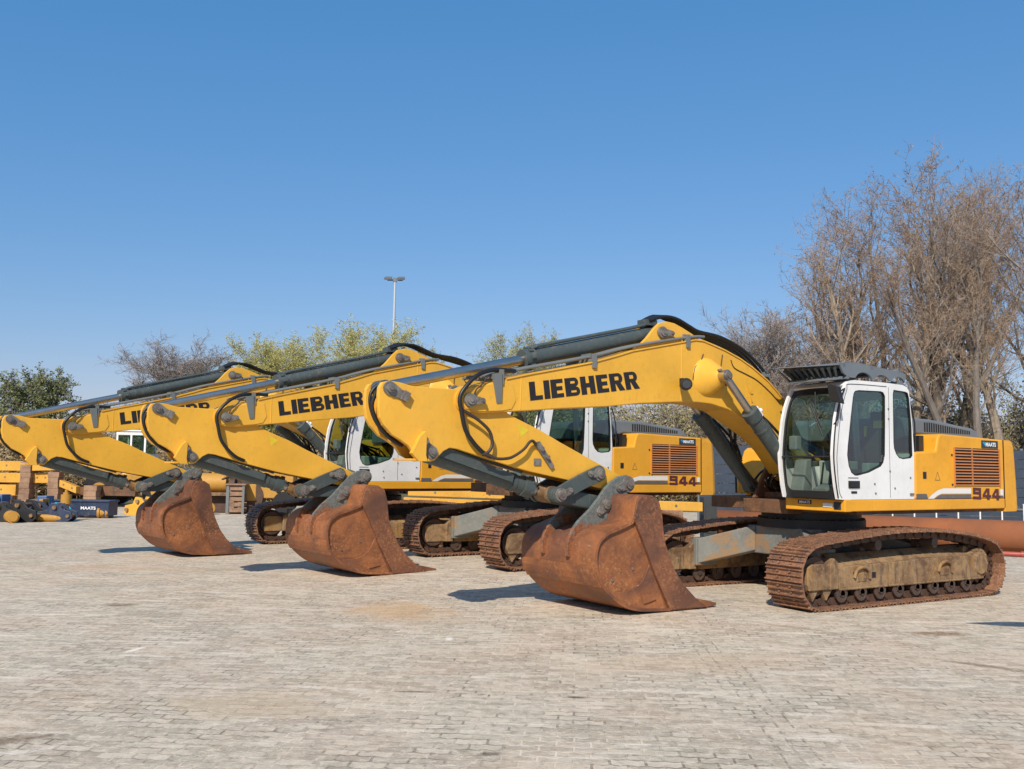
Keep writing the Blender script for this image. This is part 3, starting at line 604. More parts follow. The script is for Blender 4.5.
    for k in range(9):
        y=.64+k*.088; e=1.40-.22*(y-.6)/.85; w2.hexa([(1.17,y,3.11),(1.17,y+.015,3.11),(e,y+.015,3.235),(e,y,3.235)],[(1.17,y+.045,3.11),(1.17,y+.06,3.11),(e,y+.06,3.272),(e,y+.045,3.272)])
    w.box(1.14,1.17,.56,1.45,3.08,3.12); w.box(1.0,1.05,.56,1.45,3.09,3.13); w.box(-.25,-.2,.56,1.45,3.08,3.14); rg=w.build('roof_guard',M['hoodgrey'],cab); w2.build('visor_slat',M['seatcloth'],cab)
    w=MB(); w.strip([(1.36,3.055),(1.2,3.08),(1.0,3.10)][::-1],.56,1.46,.008); w.build('sun_visor',M['pipe'],cab)
    # --- boom
    top=[(.889,2.833),(1.054,2.972),(1.272,3.129),(1.592,3.297),(1.854,3.407),(2.161,3.503),(2.461,3.571),(2.60,3.600),(2.75,3.600),(3.9,3.352),(4.153,3.231+.04),(4.568,3.15),(5.083,3.033),(5.506,2.942),(5.883,2.852),(6.20,2.765)]
    tip=[(6.36,2.75),(6.46,2.70),(6.52,2.62),(6.515,2.53),(6.46,2.46),(6.37,2.435)]
    low=[(6.17,2.435),(5.89,2.46),(5.528,2.494),(5.076,2.54),(4.307,2.604),(3.762,2.67),(3.085,2.725),(2.70,2.742),(2.425,2.732),(2.065,2.665),(1.819,2.563),(1.548,2.444),(1.249,2.30),(.987,2.12),(.76,1.90),(.60,1.72),(.46,1.66),(.33,1.70),(.26,1.83),(.30,1.98),(.45,2.25),(.66,2.55)]
    w=MB(); w.prism(top+tip+low,-.26,.26); bo=w.build('boom',M['yellow'],root,bevel=.012)
    w=MB(); bt=top[:-1]; w.strip([(x,z+.012) for x,z in bt],-.275,.275,-.018); w.build('top_flange',M['yellow'],bo)
    tp_=[(6.47,2.68),(6.50,2.60),(6.49,2.53),(6.44,2.475),(6.36,2.455),(6.17,2.455),(5.93,2.475),(5.80,2.50),(5.74,2.60),(5.78,2.80),(5.90,2.825),(6.10,2.775),(6.25,2.74),(6.38,2.725)]
    for s in (1,-1):
        w=MB(); w.prism(tp_,min(s*.26,s*.269),max(s*.26,s*.269)); w.build('tip_plate',M['yellow'],bo,bevel=.003)
        w=MB(); w.tube([(5.66,s*.26,2.92),(5.67,s*.26,2.50)],.006,5); w.build('weld_seam',M['yellow'],bo)
        w=MB(); w.tube([(3.0,s*.26,3.58),(3.02,s*.26,2.75)],.006,5); w.build('weld_seam',M['yellow'],bo)
    lug=[(3.93,3.33),(3.74,3.44),(3.60,3.56),(3.47,3.70),(3.37,3.785),(3.24,3.815),(3.10,3.805),(2.95,3.76),(2.76,3.69),(2.58,3.60),(2.8,3.55),(3.4,3.43)]
    for yy in (.19,-.19):
        w=MB(); w.prism(lug,yy-.025,yy+.025); w.build('cylinder_lug',M['yellow'],bo,bevel=.006)
    for (px,pz,ln) in ((3.345,3.655,.25),(6.393,2.575,.30)):
        for s in (1,-1):
            w=MB(); w.cyl((px,s*(ln-.06),pz),(px,s*(ln+.035),pz),.055,16); w.cyl((px,s*(ln+.03),pz),(px,s*(ln+.045),pz),.028,10)
            w.cyl((px,s*(ln-.04),pz),(px,s*(ln+.01),pz),.078,20)
            w.prism(stadium((px,pz),(px-.16,pz-.005),.055,.035),min(s*ln,s*(ln+.02)),max(s*ln,s*(ln+.02))); w.cyl((px-.16,s*(ln),pz-.005),(px-.16,s*(ln+.045),pz-.005),.02,8)
            w.build('pivot_pin',M['pinsteel'],bo)
    # lettering
    wd,ps=text_polys('LIEBHERR'); place_text(ps,wd,(5.528,2.612),(3.762,2.868),(.028,.225),(.06,.225),.2635,'maker_lettering',M['letter'],bo)
    # boom cylinder lobes
    for s in (1,-1):
        w=MB(); N=28; vs=[]; 
        rings=[(.255,.27,(2.53,3.10)),(.275,.262,(2.52,3.10)),(.31,.225,(2.48,3.105)),(.36,.17,(2.43,3.11)),(.395,.125,(2.40,3.11)),(.41,.10,(2.398,3.111)),(.42,.09,(2.398,3.111))]
        for yy,r_,(cx,cz) in rings:
            for i in range(N): t=2*PI*i/N; vs.append((cx+r_*math.cos(t),s*yy,cz+r_*math.sin(t)))
        fs=[(j*N+i,j*N+(i+1)%N,(j+1)*N+(i+1)%N,(j+1)*N+i) for j in range(len(rings)-1) for i in range(N)]
        if s>0: fs=[f[::-1] for f in fs]
        w.add(vs,fs,None,True); L_=(len(rings)-1)*N; cap=tuple(range(L_,L_+N)); w.add(vs,[cap if s<0 else cap[::-1]])
        lb=w.build('cylinder_boss',M['yellow'],bo)
        w=MB(); w.cyl((2.398,s*.40,3.111),(2.398,s*.56,3.111),.062,16); w.cyl((2.398,s*.56,3.111),(2.398,s*.575,3.111),.04,12); w.cyl((2.46,s*.41,3.19),(2.46,s*.47,3.19),.02,8); w.build('pivot_pin',M['pinsteel'],bo)
        # boom cylinder
        a=Vector((2.398,s*.48,3.111)); b=Vector((.82,s*.48,1.59)); d=(b-a).normalized()
        w=MB(); g=a+d*.70; w.cyl(g,b-d*.05,.105,24); w.cyl(g-d*.03,g+d*.12,.122,24); w.cyl(g+d*.30,g+d*.33,.112,24); w.cyl(b+Vector((0,-.07,0)),b+Vector((0,.07,0)),.11,18)
        u=Vector((-d.z,0,d.x)); 
        w.tube([g+d*.05-u*.12,g+d*.2-u*.15,g+d*1.1-u*.14],.016,6,sub=2)
        bc=w.build('boom_cylinder',M['grey'],root)
        w=MB(); w.cyl(a,g,.055,20); w.cyl(a+Vector((0,-.05,0)),a+Vector((0,.05,0)),.085,18); w.build('piston_rod',M['chrome'],bc)
        w=MB(); c=g+d*.12-u*.13; w.cyl(c-d*.09,c+d*.06,.04,10); w.cyl(c,c-u*.06,.035,8); w.build('hose_coupling',M['headlamp'],bc)
        w=MB(); 
        w.tube([c+d*.05,c+d*.3-u*.06,c+d*.7-u*.10,c+d*.95-u*.02],.02,6); w.tube([(1.35,s*.30,2.45),(1.2,s*.42,2.1),(1.0,s*.44,1.85),(.8,s*.36,1.6)],.022,6)
        w.tube([(1.5,s*.28,2.5),(1.3,s*.38,2.15),(1.05,s*.36,1.8),(.9,s*.3,1.55)],.022,6); w.build('hydraulic_hose',M['rubber'],bc)
    # boom light, brackets, pipes
    w=MB(); w.cyl((3.02,.30,2.97),(3.10,.44,2.955),.05,14,.085); w.cyl((3.10,.44,2.955),(3.115,.463,2.952),.085,14,.07); w.box(3.0,3.05,.26,.32,2.94,3.05); bl=w.build('work_light',M['black'],bo)
    w=MB(); w.cyl((3.115,.463,2.952),(3.118,.468,2.952),.055,14); w.build('lamp_glass',M['seatcloth'],bl)
    w=MB()
    for k,(yy,dz) in enumerate(((.20,.065),(.12,.07),(-.12,.07),(-.20,.065))):
        w.tube([(6.20,yy,2.80+dz),(5.88,yy,2.87+dz),(5.46,yy,2.965+dz),(4.56,yy,3.165+dz),(4.1,yy,3.30+dz*.9),(3.7,yy*1.05+(.0 if yy<0 else .03),3.42+dz*.6),(2.85,yy*1.2,3.60+dz*.5),(2.55,yy*1.15,3.60+dz)],.021,8)
    pp=w.build('hydraulic_pipe',M['pipe'],bo)
    w=MB()
    for x,z in ((5.96,2.86),(4.55,3.16),(2.9,3.56)):
        w=MB(); w.box(x-.04,x+.04,-.27,.285,z,z+.04); w.box(x-.05,x+.05,-.25,.25,z+.05,z+.105); w.box(x-.03,x+.03,.26,.29,z-.08,z+.10); w.build('pipe_clamp',M['pipe'],pp)
    w=MB(); w.hexa([(6.09,.262,2.90),(5.97,.262,2.92),(5.97,.31,2.92),(6.09,.31,2.90)],[(6.02,.262,2.56),(5.95,.262,2.57),(5.95,.285,2.57),(6.02,.285,2.56)])
    w.build('pipe_bracket',M['pipe'],pp)
    w=MB(); w.tube([(6.15,.27,2.86),(6.25,.29,2.75),(6.32,.30,2.70),(6.35,.28,2.60)][::1],.01,5); w.build('grease_line',M['brownhose'],bo); w=MB()
    w.tube([(2.60,.268,3.42),(2.66,.268,3.30),(2.76,.268,3.22),(2.80,.268,3.05)],.007,5); w.build('grease_line',M['brownhose'],bo); w=MB(); w.tube([(2.22,.268,3.44),(2.25,.268,3.25),(2.2,.268,3.12),(2.14,.268,3.0)],.007,5); w.build('grease_line',M['brownhose'],bo); w=MB()
    w.tube([(2.05,.268,3.38),(1.98,.268,3.27),(1.75,.268,3.20),(1.5,.268,3.12),(1.2,.268,2.95),(1.0,.268,2.8)],.007,5)
    w.build('grease_line',M['brownhose'],bo)
    w=MB(); 
    for (x,z) in ((6.25,2.64),(5.93,2.70),): pass
    w.box(1.60,1.64,.262,.275,2.92,2.97); w.prism([(1.72,3.04),(1.62,2.80),(1.60,2.80),(1.66,2.93),(1.60,2.97)],.262,.275); w.build('lifting_eye',M['yellow'],bo)
    w=MB()
    for k,yy in enumerate((.09,.03,-.03,-.09)):
        w.tube([(3.45,yy,3.82),(3.2,yy,3.90+.01*k),(2.95,yy,3.90),(2.70,yy,3.82),(2.50,yy,3.76),(2.1,yy*1.2,3.72-.01*k),(1.7,yy*1.3,3.60),(1.42,yy*1.4,3.45),(1.2,yy*1.5,3.28),(1.05,yy*1.5,3.08)],.024,8)
    w.build('hydraulic_hose',M['rubber'],bo)
    w=MB()
    for yy in (.14,.05,-.05,-.14): w.tube([(1.22,yy,3.27),(1.05,yy,3.09),(.85,yy,2.92),(.62,yy,2.68),(.50,yy,2.48)],.022,6)
    w.box(1.15,1.30,-.2,.2,3.20,3.24); w.build('steel_pipe',M['pipe'],bo)
    # --- stick cylinder
    a=Vector((7.38,0,2.675)); b=Vector((3.28,0,3.67)); d=(b-a).normalized(); g=a+d*1.98; u=Vector((-d.z,0,d.x)); 
    if u.z<0: u=-u
    w=MB(); w.cyl(g,b-d*.02,.105,28); w.cyl(g-d*.02,g+d*.14,.125,24); w.cyl(b+Vector((0,-.12,0)),b+Vector((0,.12,0)),.115,20)
    for k in range(8):
        t=2*PI*k/8; q=u*math.cos(t)*.13+Vector((0,1,0))*math.sin(t)*.13; w.cyl(g+d*.04+q,g+d*.10+q,.022,6)
    for yy in (.055,-.055): w.tube([g+d*.10+u*.11+Vector((0,yy,0)),g+d*.2+u*.13+Vector((0,yy,0)),g+d*.45+u*.132+Vector((0,yy,0)),b-d*.5+u*.132+Vector((0,yy,0)),b-d*.15+u*.14+Vector((0,yy,0))],.024,8)
    w.box(b.x+.02,b.x+.22,-.09,.09,b.z+.09,b.z+.17); sc_=w.build('stick_cylinder',M['grey'],root)
    w=MB(); w.cyl(a,g,.062,24); w.build('piston_rod',M['chrome'],sc_); w=MB(); w.cyl(a+Vector((0,-.11,0)),a+Vector((0,.11,0)),.082,20); w.build('rod_eye',M['grey'],sc_)
    # --- stick
    st=[(7.511,2.573),(7.505,2.656),(7.47,2.718),(7.379,2.740),(7.243,2.727),(7.098,2.697),(6.875,2.694),(6.646,2.694),(6.479,2.70),(6.25,2.66),(5.95,2.52),(5.814,2.455),(5.668,2.392),(5.332,2.269),(5.024,2.130),(4.628,1.966),(4.341,1.85),(4.09,1.745),(3.98,1.71),(3.90,1.66),(3.875,1.60),(3.92,1.545),(4.0,1.525),(4.2,1.53),(4.914,1.667),(5.508,1.769),(6.07,1.899),(6.50,2.01),(6.60,2.02),(6.68,1.98),(6.738,1.925),(6.79,1.875),(6.85,1.86),(6.92,1.875),(7.045,1.93),(7.123,2.028),(7.224,2.091),(7.33,2.143),(7.437,2.249),(7.488,2.328),(7.508,2.442)]
    w=MB(); w.prism(st,.135,.20); w.prism(st,-.20,-.135); sk=w.build('stick',M['yellow'],root,bevel=.008)
    w=MB(); w.prism([(7.40,2.55),(7.2,2.66),(6.4,2.66),(5.7,2.36),(4.3,1.80),(4.10,1.70),(4.10,1.57),(5.5,1.80),(6.5,2.08),(6.95,2.10),(7.25,2.25),(7.38,2.4)],-.136,.136); w.build('stick_web',M['yellow'],sk)
    w=MB(); w.prism([(7.03,1.86),(7.12,1.95),(7.02,2.14),(6.955,2.20),(6.935,2.14),(6.94,1.93),(6.92,1.86)],.20,.27); w.box(6.88,7.12,-.2,.235,1.865,1.89); w.build('side_fin',M['yellow'],sk,bevel=.004)
    w=MB()
    w.cyl((6.393,.19,2.575),(6.393,.225,2.575),.16,28); w.build('pivot_boss',M['yellow'],sk)
    for (px,pz,qx,qz,yy,rr_) in ((7.385,2.657,7.20,2.575,.20,.058),(6.839,1.962,6.96,2.075,.20,.055)):
        for s in (1,-1):
            w=MB(); w.prism(stadium((px,pz),(qx,qz),rr_+.02,.04),min(s*yy,s*(yy+.022)),max(s*yy,s*(yy+.022))); w.cyl((px,s*(yy+.02),pz),(px,s*(yy+.06),pz),rr_-.008,16); w.cyl((px,s*(yy+.06),pz),(px,s*(yy+.07),pz),.026,10)
            dx=(px-qx); dz=(pz-qz); l=math.hypot(dx,dz); dx/=l; dz/=l; w.hexa([(qx-.04*dx-.055*dz,s*yy,qz-.04*dz+.055*dx),(qx+.04*dx-.055*dz,s*yy,qz+.04*dz+.055*dx),(qx+.04*dx+.055*dz,s*yy,qz+.04*dz-.055*dx),(qx-.04*dx+.055*dz,s*yy,qz-.04*dz-.055*dx)],
              [(qx-.04*dx-.055*dz,s*(yy+.06),qz-.04*dz+.055*dx),(qx+.04*dx-.055*dz,s*(yy+.06),qz+.04*dz+.055*dx),(qx+.04*dx+.055*dz,s*(yy+.06),qz+.04*dz-.055*dx),(qx-.04*dx+.055*dz,s*(yy+.06),qz-.04*dz-.055*dx)])
            w.build('pivot_pin',M['pinsteel'],sk)
    w=MB(); w.tube([(5.725,.22,2.96),(6.05,.26,2.95),(6.30,.30,2.87),(6.47,.31,2.72),(6.54,.30,2.587),(6.51,.30,2.42),(6.449,.29,2.227),(6.338,.28,2.093),(6.199,.26,1.985),(6.05,.22,1.93)],.026,8); w.build('feed_hose',M['rubber'],sk)
    w=MB(); w.tube([(6.52,.29,2.47),(6.40,.29,2.41),(6.25,.29,2.33),(6.12,.29,2.22),(6.075,.28,2.08),(6.12,.28,1.99),(6.2,.27,1.95)],.02,8); w.tube([(6.20,.28,1.96),(6.131,.28,1.945),(6.005,.28,1.908),(5.85,.28,1.915),(5.75,.28,1.95),(5.62,.28,2.03),(5.54,.27,2.11),(5.48,.26,2.13),(5.42,.24,2.09)],.018,8); w.build('control_hose',M['brownhose'],sk)
    w=MB(); w.hexa([(5.44,.20,2.11),(5.36,.20,2.13),(5.36,.245,2.13),(5.44,.245,2.11)],[(5.18,.20,1.80),(5.13,.20,1.83),(5.13,.235,1.83),(5.18,.235,1.80)]); w.cyl((5.34,.20,2.04),(5.34,.275,2.04),.03,10); w.cyl((5.25,.20,1.94),(5.25,.275,1.94),.026,10); w.box(5.32,5.42,.20,.215,1.84,1.92); w.build('valve_block',M['pinsteel'],sk)
    w=MB(); w.add([(5.66,.2025,2.33),(5.50,.2025,2.26),(5.62,.2025,2.17)],[(0,1,2)]); w.build('warning_sticker',M['blackyellow'],sk)
    w=MB(); w.tube([(7.50,.10,2.60),(7.53,.08,2.45),(7.45,.08,2.26),(7.30,.06,2.12),(7.15,.05,2.04)],.024,8); w.tube([(7.42,.03,2.72),(7.52,.02,2.6),(7.51,.02,2.42),(7.38,.0,2.22),(7.1,.0,2.03)],.02,8); w.build('nose_hose',M['rubber'],sk)
    # --- bucket cylinder
    a=Vector((6.839,0,1.962)); b=Vector((5.053,0,1.484)); d=(b-a).normalized(); u=Vector((-d.z,0,d.x)); u=u if u.z>0 else -u
    w=MB(); g=a+d*1.54; w.cyl(a+d*.05,g,.105,24); w.cyl(g-d*.12,g+d*.02,.125,24); w.cyl(a+Vector((0,-.12,0)),a+Vector((0,.12,0)),.10,20); w.cyl(g-d*.30,g-d*.24,.115,20)
    for k in range(6):
        t=2*PI*k/6; q=u*math.cos(t)*.125+Vector((0,1,0))*math.sin(t)*.125; w.cyl(g-d*.02+q,g+d*.04+q,.02,6)
    w.tube([a+d*.3+u*.12+Vector((0,.10,0)),a+d*.8+u*.135+Vector((0,.1,0)),g-d*.2+u*.14+Vector((0,.08,0))],.018,6)
    w.hexa([a+d*.12+u*.0+Vector((0,.13,0)),a+d*.10+u*.13+Vector((0,.13,0)),a+d*.10+u*.13+Vector((0,.15,0)),a+d*.12+Vector((0,.15,0))],[a+d*1.2-u*.02+Vector((0,.12,0)),a+d*1.2+u*.08+Vector((0,.12,0)),a+d*1.2+u*.08+Vector((0,.14,0)),a+d*1.2-u*.02+Vector((0,.14,0))])
    bc=w.build('bucket_cylinder',M['grey'],root)
    w=MB(); w.cyl(g,b,.062,20); w.build('piston_rod',M['chrome'],bc)
    w=MB(); w.cyl(b-d*.20,b-d*.03,.085,16,m=None); w.cyl(b+Vector((0,-.11,0)),b+Vector((0,.11,0)),.105,20); w.build('rod_eye',M['frame'],bc)
    # --- tipping lever + linkage
    P1=(4.448,1.744); P2=(5.053,1.484)
    def banana(a,b,wd,sag,n=10):
        t=math.atan2(b[1]-a[1],b[0]-a[0]); L_=math.hypot(b[0]-a[0],b[1]-a[1]); up=[];lo=[]
        for i in range(n+1):
            s_=i/n; x=a[0]+(b[0]-a[0])*s_; z=a[1]+(b[1]-a[1])*s_; k=math.sin(PI*s_)*sag
            up.append((x-math.sin(t)*(wd+k),z+math.cos(t)*(wd+k))); lo.append((x-math.sin(t)*(-wd+k*.75),z+math.cos(t)*(-wd+k*.75)))
        e1=[(b[0]+wd*1.12*math.cos(t+q),b[1]+wd*1.12*math.sin(t+q)) for q in (PI/3,PI/6,0,-PI/6,-PI/3)]
        e0=[(a[0]+wd*1.05*math.cos(t+q),a[1]+wd*1.05*math.sin(t+q)) for q in (-2*PI/3,-5*PI/6,PI,5*PI/6,2*PI/3)]
        return up+e1+lo[::-1]+e0
    poly=banana(P2,P1,.10,-.015)
    w=MB(); w.prism(poly,.215,.265); w.prism(poly,-.265,-.215); lv_=w.build('tipping_lever',M['grey'],root,bevel=.008)
    for p in (P1,P2):
        for s in (1,-1):
            w=MB(); w.cyl((p[0],s*.27,p[1]),(p[0],s*.315,p[1]),.058,16); w.cyl((p[0],s*.31,p[1]),(p[0],s*.325,p[1]),.028,10); w.cyl((p[0],s*.26,p[1]),(p[0],s*.283,p[1]),.085,18)
            q=(p[0]+(-.13 if p is P2 else .15),p[1]+(.05 if p is P2 else -.0)); w.prism(stadium(p,q,.045,.04),min(s*.274,s*.295),max(s*.274,s*.295)); w.cyl((q[0],s*.29,q[1]),(q[0],s*.315,q[1]),.022,6)
            w.build('pivot_pin',M['pinsteel'],lv_)
    P3=(4.363,1.368); P4=(3.985,1.62)
    w=MB(); w.prism(stadium(P2,P3,.095,.095),-.20,.20); w.build('linkage_rod',M['grey'],root,bevel=.02)
    # --- bucket
    def zz(z): return z-.03*min(1,max(0,(1.3-z)/1.2))
    shell=[(4.0,1.485),(4.198,1.496),(4.27,1.42),(4.319,1.21),(4.38,1.165),(4.613,1.091),(4.70,1.065),(4.792,1.015),(4.86,.95),(4.895,.87),(4.908,.782),(4.90,.67),(4.87,.55),(4.809,.45),(4.72,.36),(4.575,.249),(4.46,.19),(4.337,.144),(4.2,.118),(4.069,.107),(3.734,.09),(3.35,.088),(3.12,.088)]
    shell=[(x,zz(z)) for x,z in shell]
    sh2=[]
    for i_ in range(len(shell)-1):
        a_,b_,c_2,d_=[Vector(shell[max(0,min(len(shell)-1,q_))]) for q_ in (i_-1,i_,i_+1,i_+2)]
        for k_ in range(4):
            t_=k_/4; q_=.5*((2*b_)+(c_2-a_)*t_+(2*a_-5*b_+4*c_2-d_)*t_*t_+(3*b_-a_-3*c_2+d_)*t_**3); sh2.append((q_.x,q_.y))
    shell=sh2+[shell[-1]]
    w=MB(); w.strip(shell,-.76,.76,-.035); w.sm=[len(f_)==4 for f_ in w.f]; bk=w.build('bucket',M['rust'],root); bk.data.set_sharp_from_angle(angle=R(32))
    # flip check: thickness must go inwards
    sidep=[(4.0,1.475),(4.19,1.485),(4.26,1.41),(4.305,1.205),(4.37,1.155),(4.6,1.081),(4.78,1.005),(4.85,.94),(4.885,.87),(4.897,.782),(4.89,.67),(4.86,.555),(4.80,.458),(4.71,.37),(4.565,.26),(4.33,.156),(4.069,.119),(3.734,.10),(3.30,.10),(3.20,.14),(3.30,.224),(3.476,.394),(3.623,.57),(3.735,.779),(3.81,.96),(3.845,1.246),(3.90,1.42)]
    sidep=[(x,zz(z)) for x,z in sidep]
    for s in (1,-1):
        w=MB(); w.prism(sidep,min(s*.69,s*.722),max(s*.69,s*.722)); w.build('side_plate',M['rust'],bk)
        cut=[(4.0,1.475),(4.19,1.485),(4.26,1.41),(4.31,1.215),(4.15,.93),(3.95,.53),(3.70,.10),(3.30,.10),(3.05,.09),(3.27,.224),(3.476,.394),(3.623,.57),(3.735,.779),(3.81,.96),(3.845,1.246),(3.90,1.42)]
        cut=[(x,zz(z)) for x,z in cut]
        w=MB(); w.prism(cut,min(s*.723,s*.775),max(s*.723,s*.775)); w.build('side_cutter',M['rustdark'],bk,bevel=.008)
        wp=[(4.70,.355),(4.40,.36),(4.25,.40),(4.15,.47),(4.04,.66),(3.745,.10),(4.069,.109),(4.337,.15),(4.575,.255)]
        wp=[(x,zz(z)) for x,z in wp]
        w=MB(); w.prism(wp,min(s*.723,s*.752),max(s*.723,s*.752)); w.prism([(x,zz(z)) for x,z in [(4.17,.30),(3.98,.31),(3.94,.24),(4.14,.20)]],min(s*.753,s*.772),max(s*.753,s*.772)); w.build('wear_plate',M['rust'],bk,bevel=.006)
        for x,z in ((4.45,.34),(4.25,.22),(4.0,.21),(4.35,.75)):
            w=MB()
        w=MB()
        for x,z in ((4.62,.5),(4.3,.62)): w=MB(); w.cyl((x,s*.721,zz(z)),(x,s*.735,zz(z)),.018,8); w.build('side_bolt',M['pinsteel'],bk)
    # wear strip on back
    w=MB(); w.strip([(x,zz(z)) for x,z in [(4.915,.66),(4.90,.58),(4.865,.50),(4.82,.43)]],-.752,.752,-.02); w.strip([(4.64,.235),(4.47,.135),(4.3,.085)],-.758,.758,.014) if False else None; w.build('back_wear_strip',M['rust'],bk)
    ear=[(3.90,1.54),(3.88,1.63),(3.92,1.71),(4.01,1.735),(4.14,1.715),(4.27,1.645),(4.36,1.57),(4.48,1.43),(4.60,1.31),(4.78,1.17),(4.90,1.04),(4.955,.90),(4.96,.74),(4.90,.72),(4.87,.86),(4.75,1.0),(4.55,1.07),(4.33,1.17),(4.27,1.36),(4.18,1.47),(4.0,1.49)]
    for s in (1,-1):
        w=MB(); w.prism(ear,min(s*.235,s*.285),max(s*.235,s*.285)); er=w.build('bucket_ear',M['rustear'],bk,bevel=.008)
        for p,r_ in ((P4,.06),(P3,.06)):
            w=MB(); w.cyl((p[0],s*.285,p[1]),(p[0],s*.335,p[1]),r_,16); w.cyl((p[0],s*.335,p[1]),(p[0],s*.347,p[1]),.032,10); w.cyl((p[0],s*.284,p[1]),(p[0],s*.302,p[1]),.10,20)
            q=(p[0]+.10,p[1]-.10) if p is P3 else (p[0]+.16,p[1]-.05); w.prism(stadium(p,q,.07,.045),min(s*.286,s*.31),max(s*.286,s*.31)); w.cyl((q[0],s*.30,q[1]),(q[0],s*.335,q[1]),.026,6); w.build('pivot_pin',M['pinsteel'],er)
    w=MB(); w.prism([(4.0,1.487),(4.19,1.497),(4.265,1.42),(4.315,1.215),(4.30,1.25),(4.1,1.53)],-.28,.28); w.build('top_gusset',M['rustear'],bk)
    w=MB(); w.cyl((P4[0],-.3,P4[1]),(P4[0],.3,P4[1]),.075,14); w.cyl((P3[0],-.3,P3[1]),(P3[0],.3,P3[1]),.06,14); w.build('bucket_pin',M['pinsteel'],bk)
    for k in range(5):
        y=-.68+k*.34; w=MB(); w.hexa([(3.36,y-.07,.052),(3.36,y+.07,.052),(3.36,y+.07,.125),(3.36,y-.07,.125)],[(3.10,y-.055,.05),(3.10,y+.055,.05),(3.10,y+.055,.13),(3.10,y-.055,.13)])
        w.hexa([(3.16,y-.06,.05),(3.16,y+.06,.05),(3.16,y+.055,.17),(3.16,y-.055,.17)],[(2.84,y-.045,.06),(2.84,y+.045,.06),(2.84,y+.045,.10),(2.84,y-.045,.10)]); w.build('bucket_tooth',M['rust'],bk,bevel=.01)
    return root
GE='yellow tracked excavators parked in a row'
FOOT=Vector((.42,0,1.85)); PIV=Vector((6.393,0,2.575)); NOSE=Vector((7.38,0,2.675)); LUG=Vector((3.28,0,3.67)); BT=Vector((2.398,0,3.111)); BB=Vector((.82,0,1.59)); LP2=Vector((5.053,0,1.484)); LP3=Vector((4.363,0,1.368))
def turn(c,a): return Matrix.Translation(c)@Matrix.Rotation(-a,4,'Y')@Matrix.Translation(-c)
def align(a0,b0,a1,b1):   # keeps a0 on a1 and turns a0->b0 onto a1->b1; second result slides the b end
    t0=math.atan2(b0.z-a0.z,b0.x-a0.x); t1=math.atan2(b1.z-a1.z,b1.x-a1.x); m=Matrix.Translation(a1)@Matrix.Rotation(-(t1-t0),4,'Y')@Matrix.Translation(-a0)
    d=(b0-a0).normalized()*((b1-a1).length-(b0-a0).length); return m,Matrix.Translation(d)
def pose(root,db,ds,bx,bz,bs=1.):
    PE=Vector((3.985,0,1.62)); mb=turn(FOOT,db); ms=mb@turn(PIV,ds); mk=Matrix.Translation((bx,0,bz))@Matrix.Translation(PE)@Matrix.Diagonal((bs,bs,1,1))@Matrix.Translation(-PE)
    for o in root.children:
        n=o.name.split('.')[0]
        if n=='boom': o.matrix_basis=mb
        elif n in ('stick','bucket_cylinder','tipping_lever'): o.matrix_basis=ms
        elif n=='bucket': o.matrix_basis=mk
        elif n=='linkage_rod': o.matrix_basis=align(LP2,LP3,ms@LP2,mk@LP3)[0]
        elif n=='boom_cylinder':
            m,sl=align(BB,BT,BB,mb@BT); o.matrix_basis=m
            for c in o.children:
                if c.name.startswith('piston_rod'): c.matrix_basis=sl
        elif n=='stick_cylinder':
            m,sl=align(LUG,NOSE,mb@LUG,ms@NOSE); o.matrix_basis=m
            for c in o.children:
                if c.name.startswith(('piston_rod','rod_eye')): c.matrix_basis=sl
e1=make_excavator()
tag(e1,'nearest yellow excavator at the right end of the row, white cab fully in view','excavator',GE)
e1.location=(4.648,14.54,0); e1.rotation_euler=(0,0,PI+.562+UP)
e2=copy_tree(e1,skip=('valve_block','control_hose'))
tag(e2,'middle yellow excavator of the three, partly hidden behind the nearest arm','excavator',GE)
e2.location=(.625,18.182,.085); e2.rotation_euler=(0,0,PI+.649); pose(e2,-.0278,.0358,.02,-.09)
e3=copy_tree(e1,skip=('valve_block','control_hose','warning_sticker','wear_plate'))
tag(e3,'farthest yellow excavator at the left end of the row, with smooth bucket side','excavator',GE)
e3.location=(-3.265,21.295,.025); e3.rotation_euler=(0,0,PI+.705); pose(e3,-.0291,.0313,.05,-.06,.90)
# ------------------------------------------------------------------ camera
def cx(px,D): return (px-512+1.3)/933.2*D
def cz(px,py,D): return 1.8125+((467.1+(px-512)*.0159)-py)/933.2*D
FL=933.2; PIT=.0883; ROL=.0159
cam=bpy.data.cameras.new('camera'); co=bpy.data.objects.new('camera',cam); col.objects.link(co); sc.camera=co
cam.sensor_fit='HORIZONTAL'; cam.sensor_width=36; cam.lens=36*FL/1024; cam.clip_start=.1; cam.clip_end=3000
c_,s_=math.cos(PIT),math.sin(PIT); cr,sr=math.cos(ROL),math.sin(ROL)
fw=Vector((0,c_,s_)); u0=Vector((0,-s_,c_)); r0=Vector((1,0,0)); rv=cr*r0+sr*u0; uv=cr*u0-sr*r0
mm=Matrix((rv,uv,-fw)).transposed().to_4x4(); mm.translation=(0,0,1.8125); co.matrix_world=mm

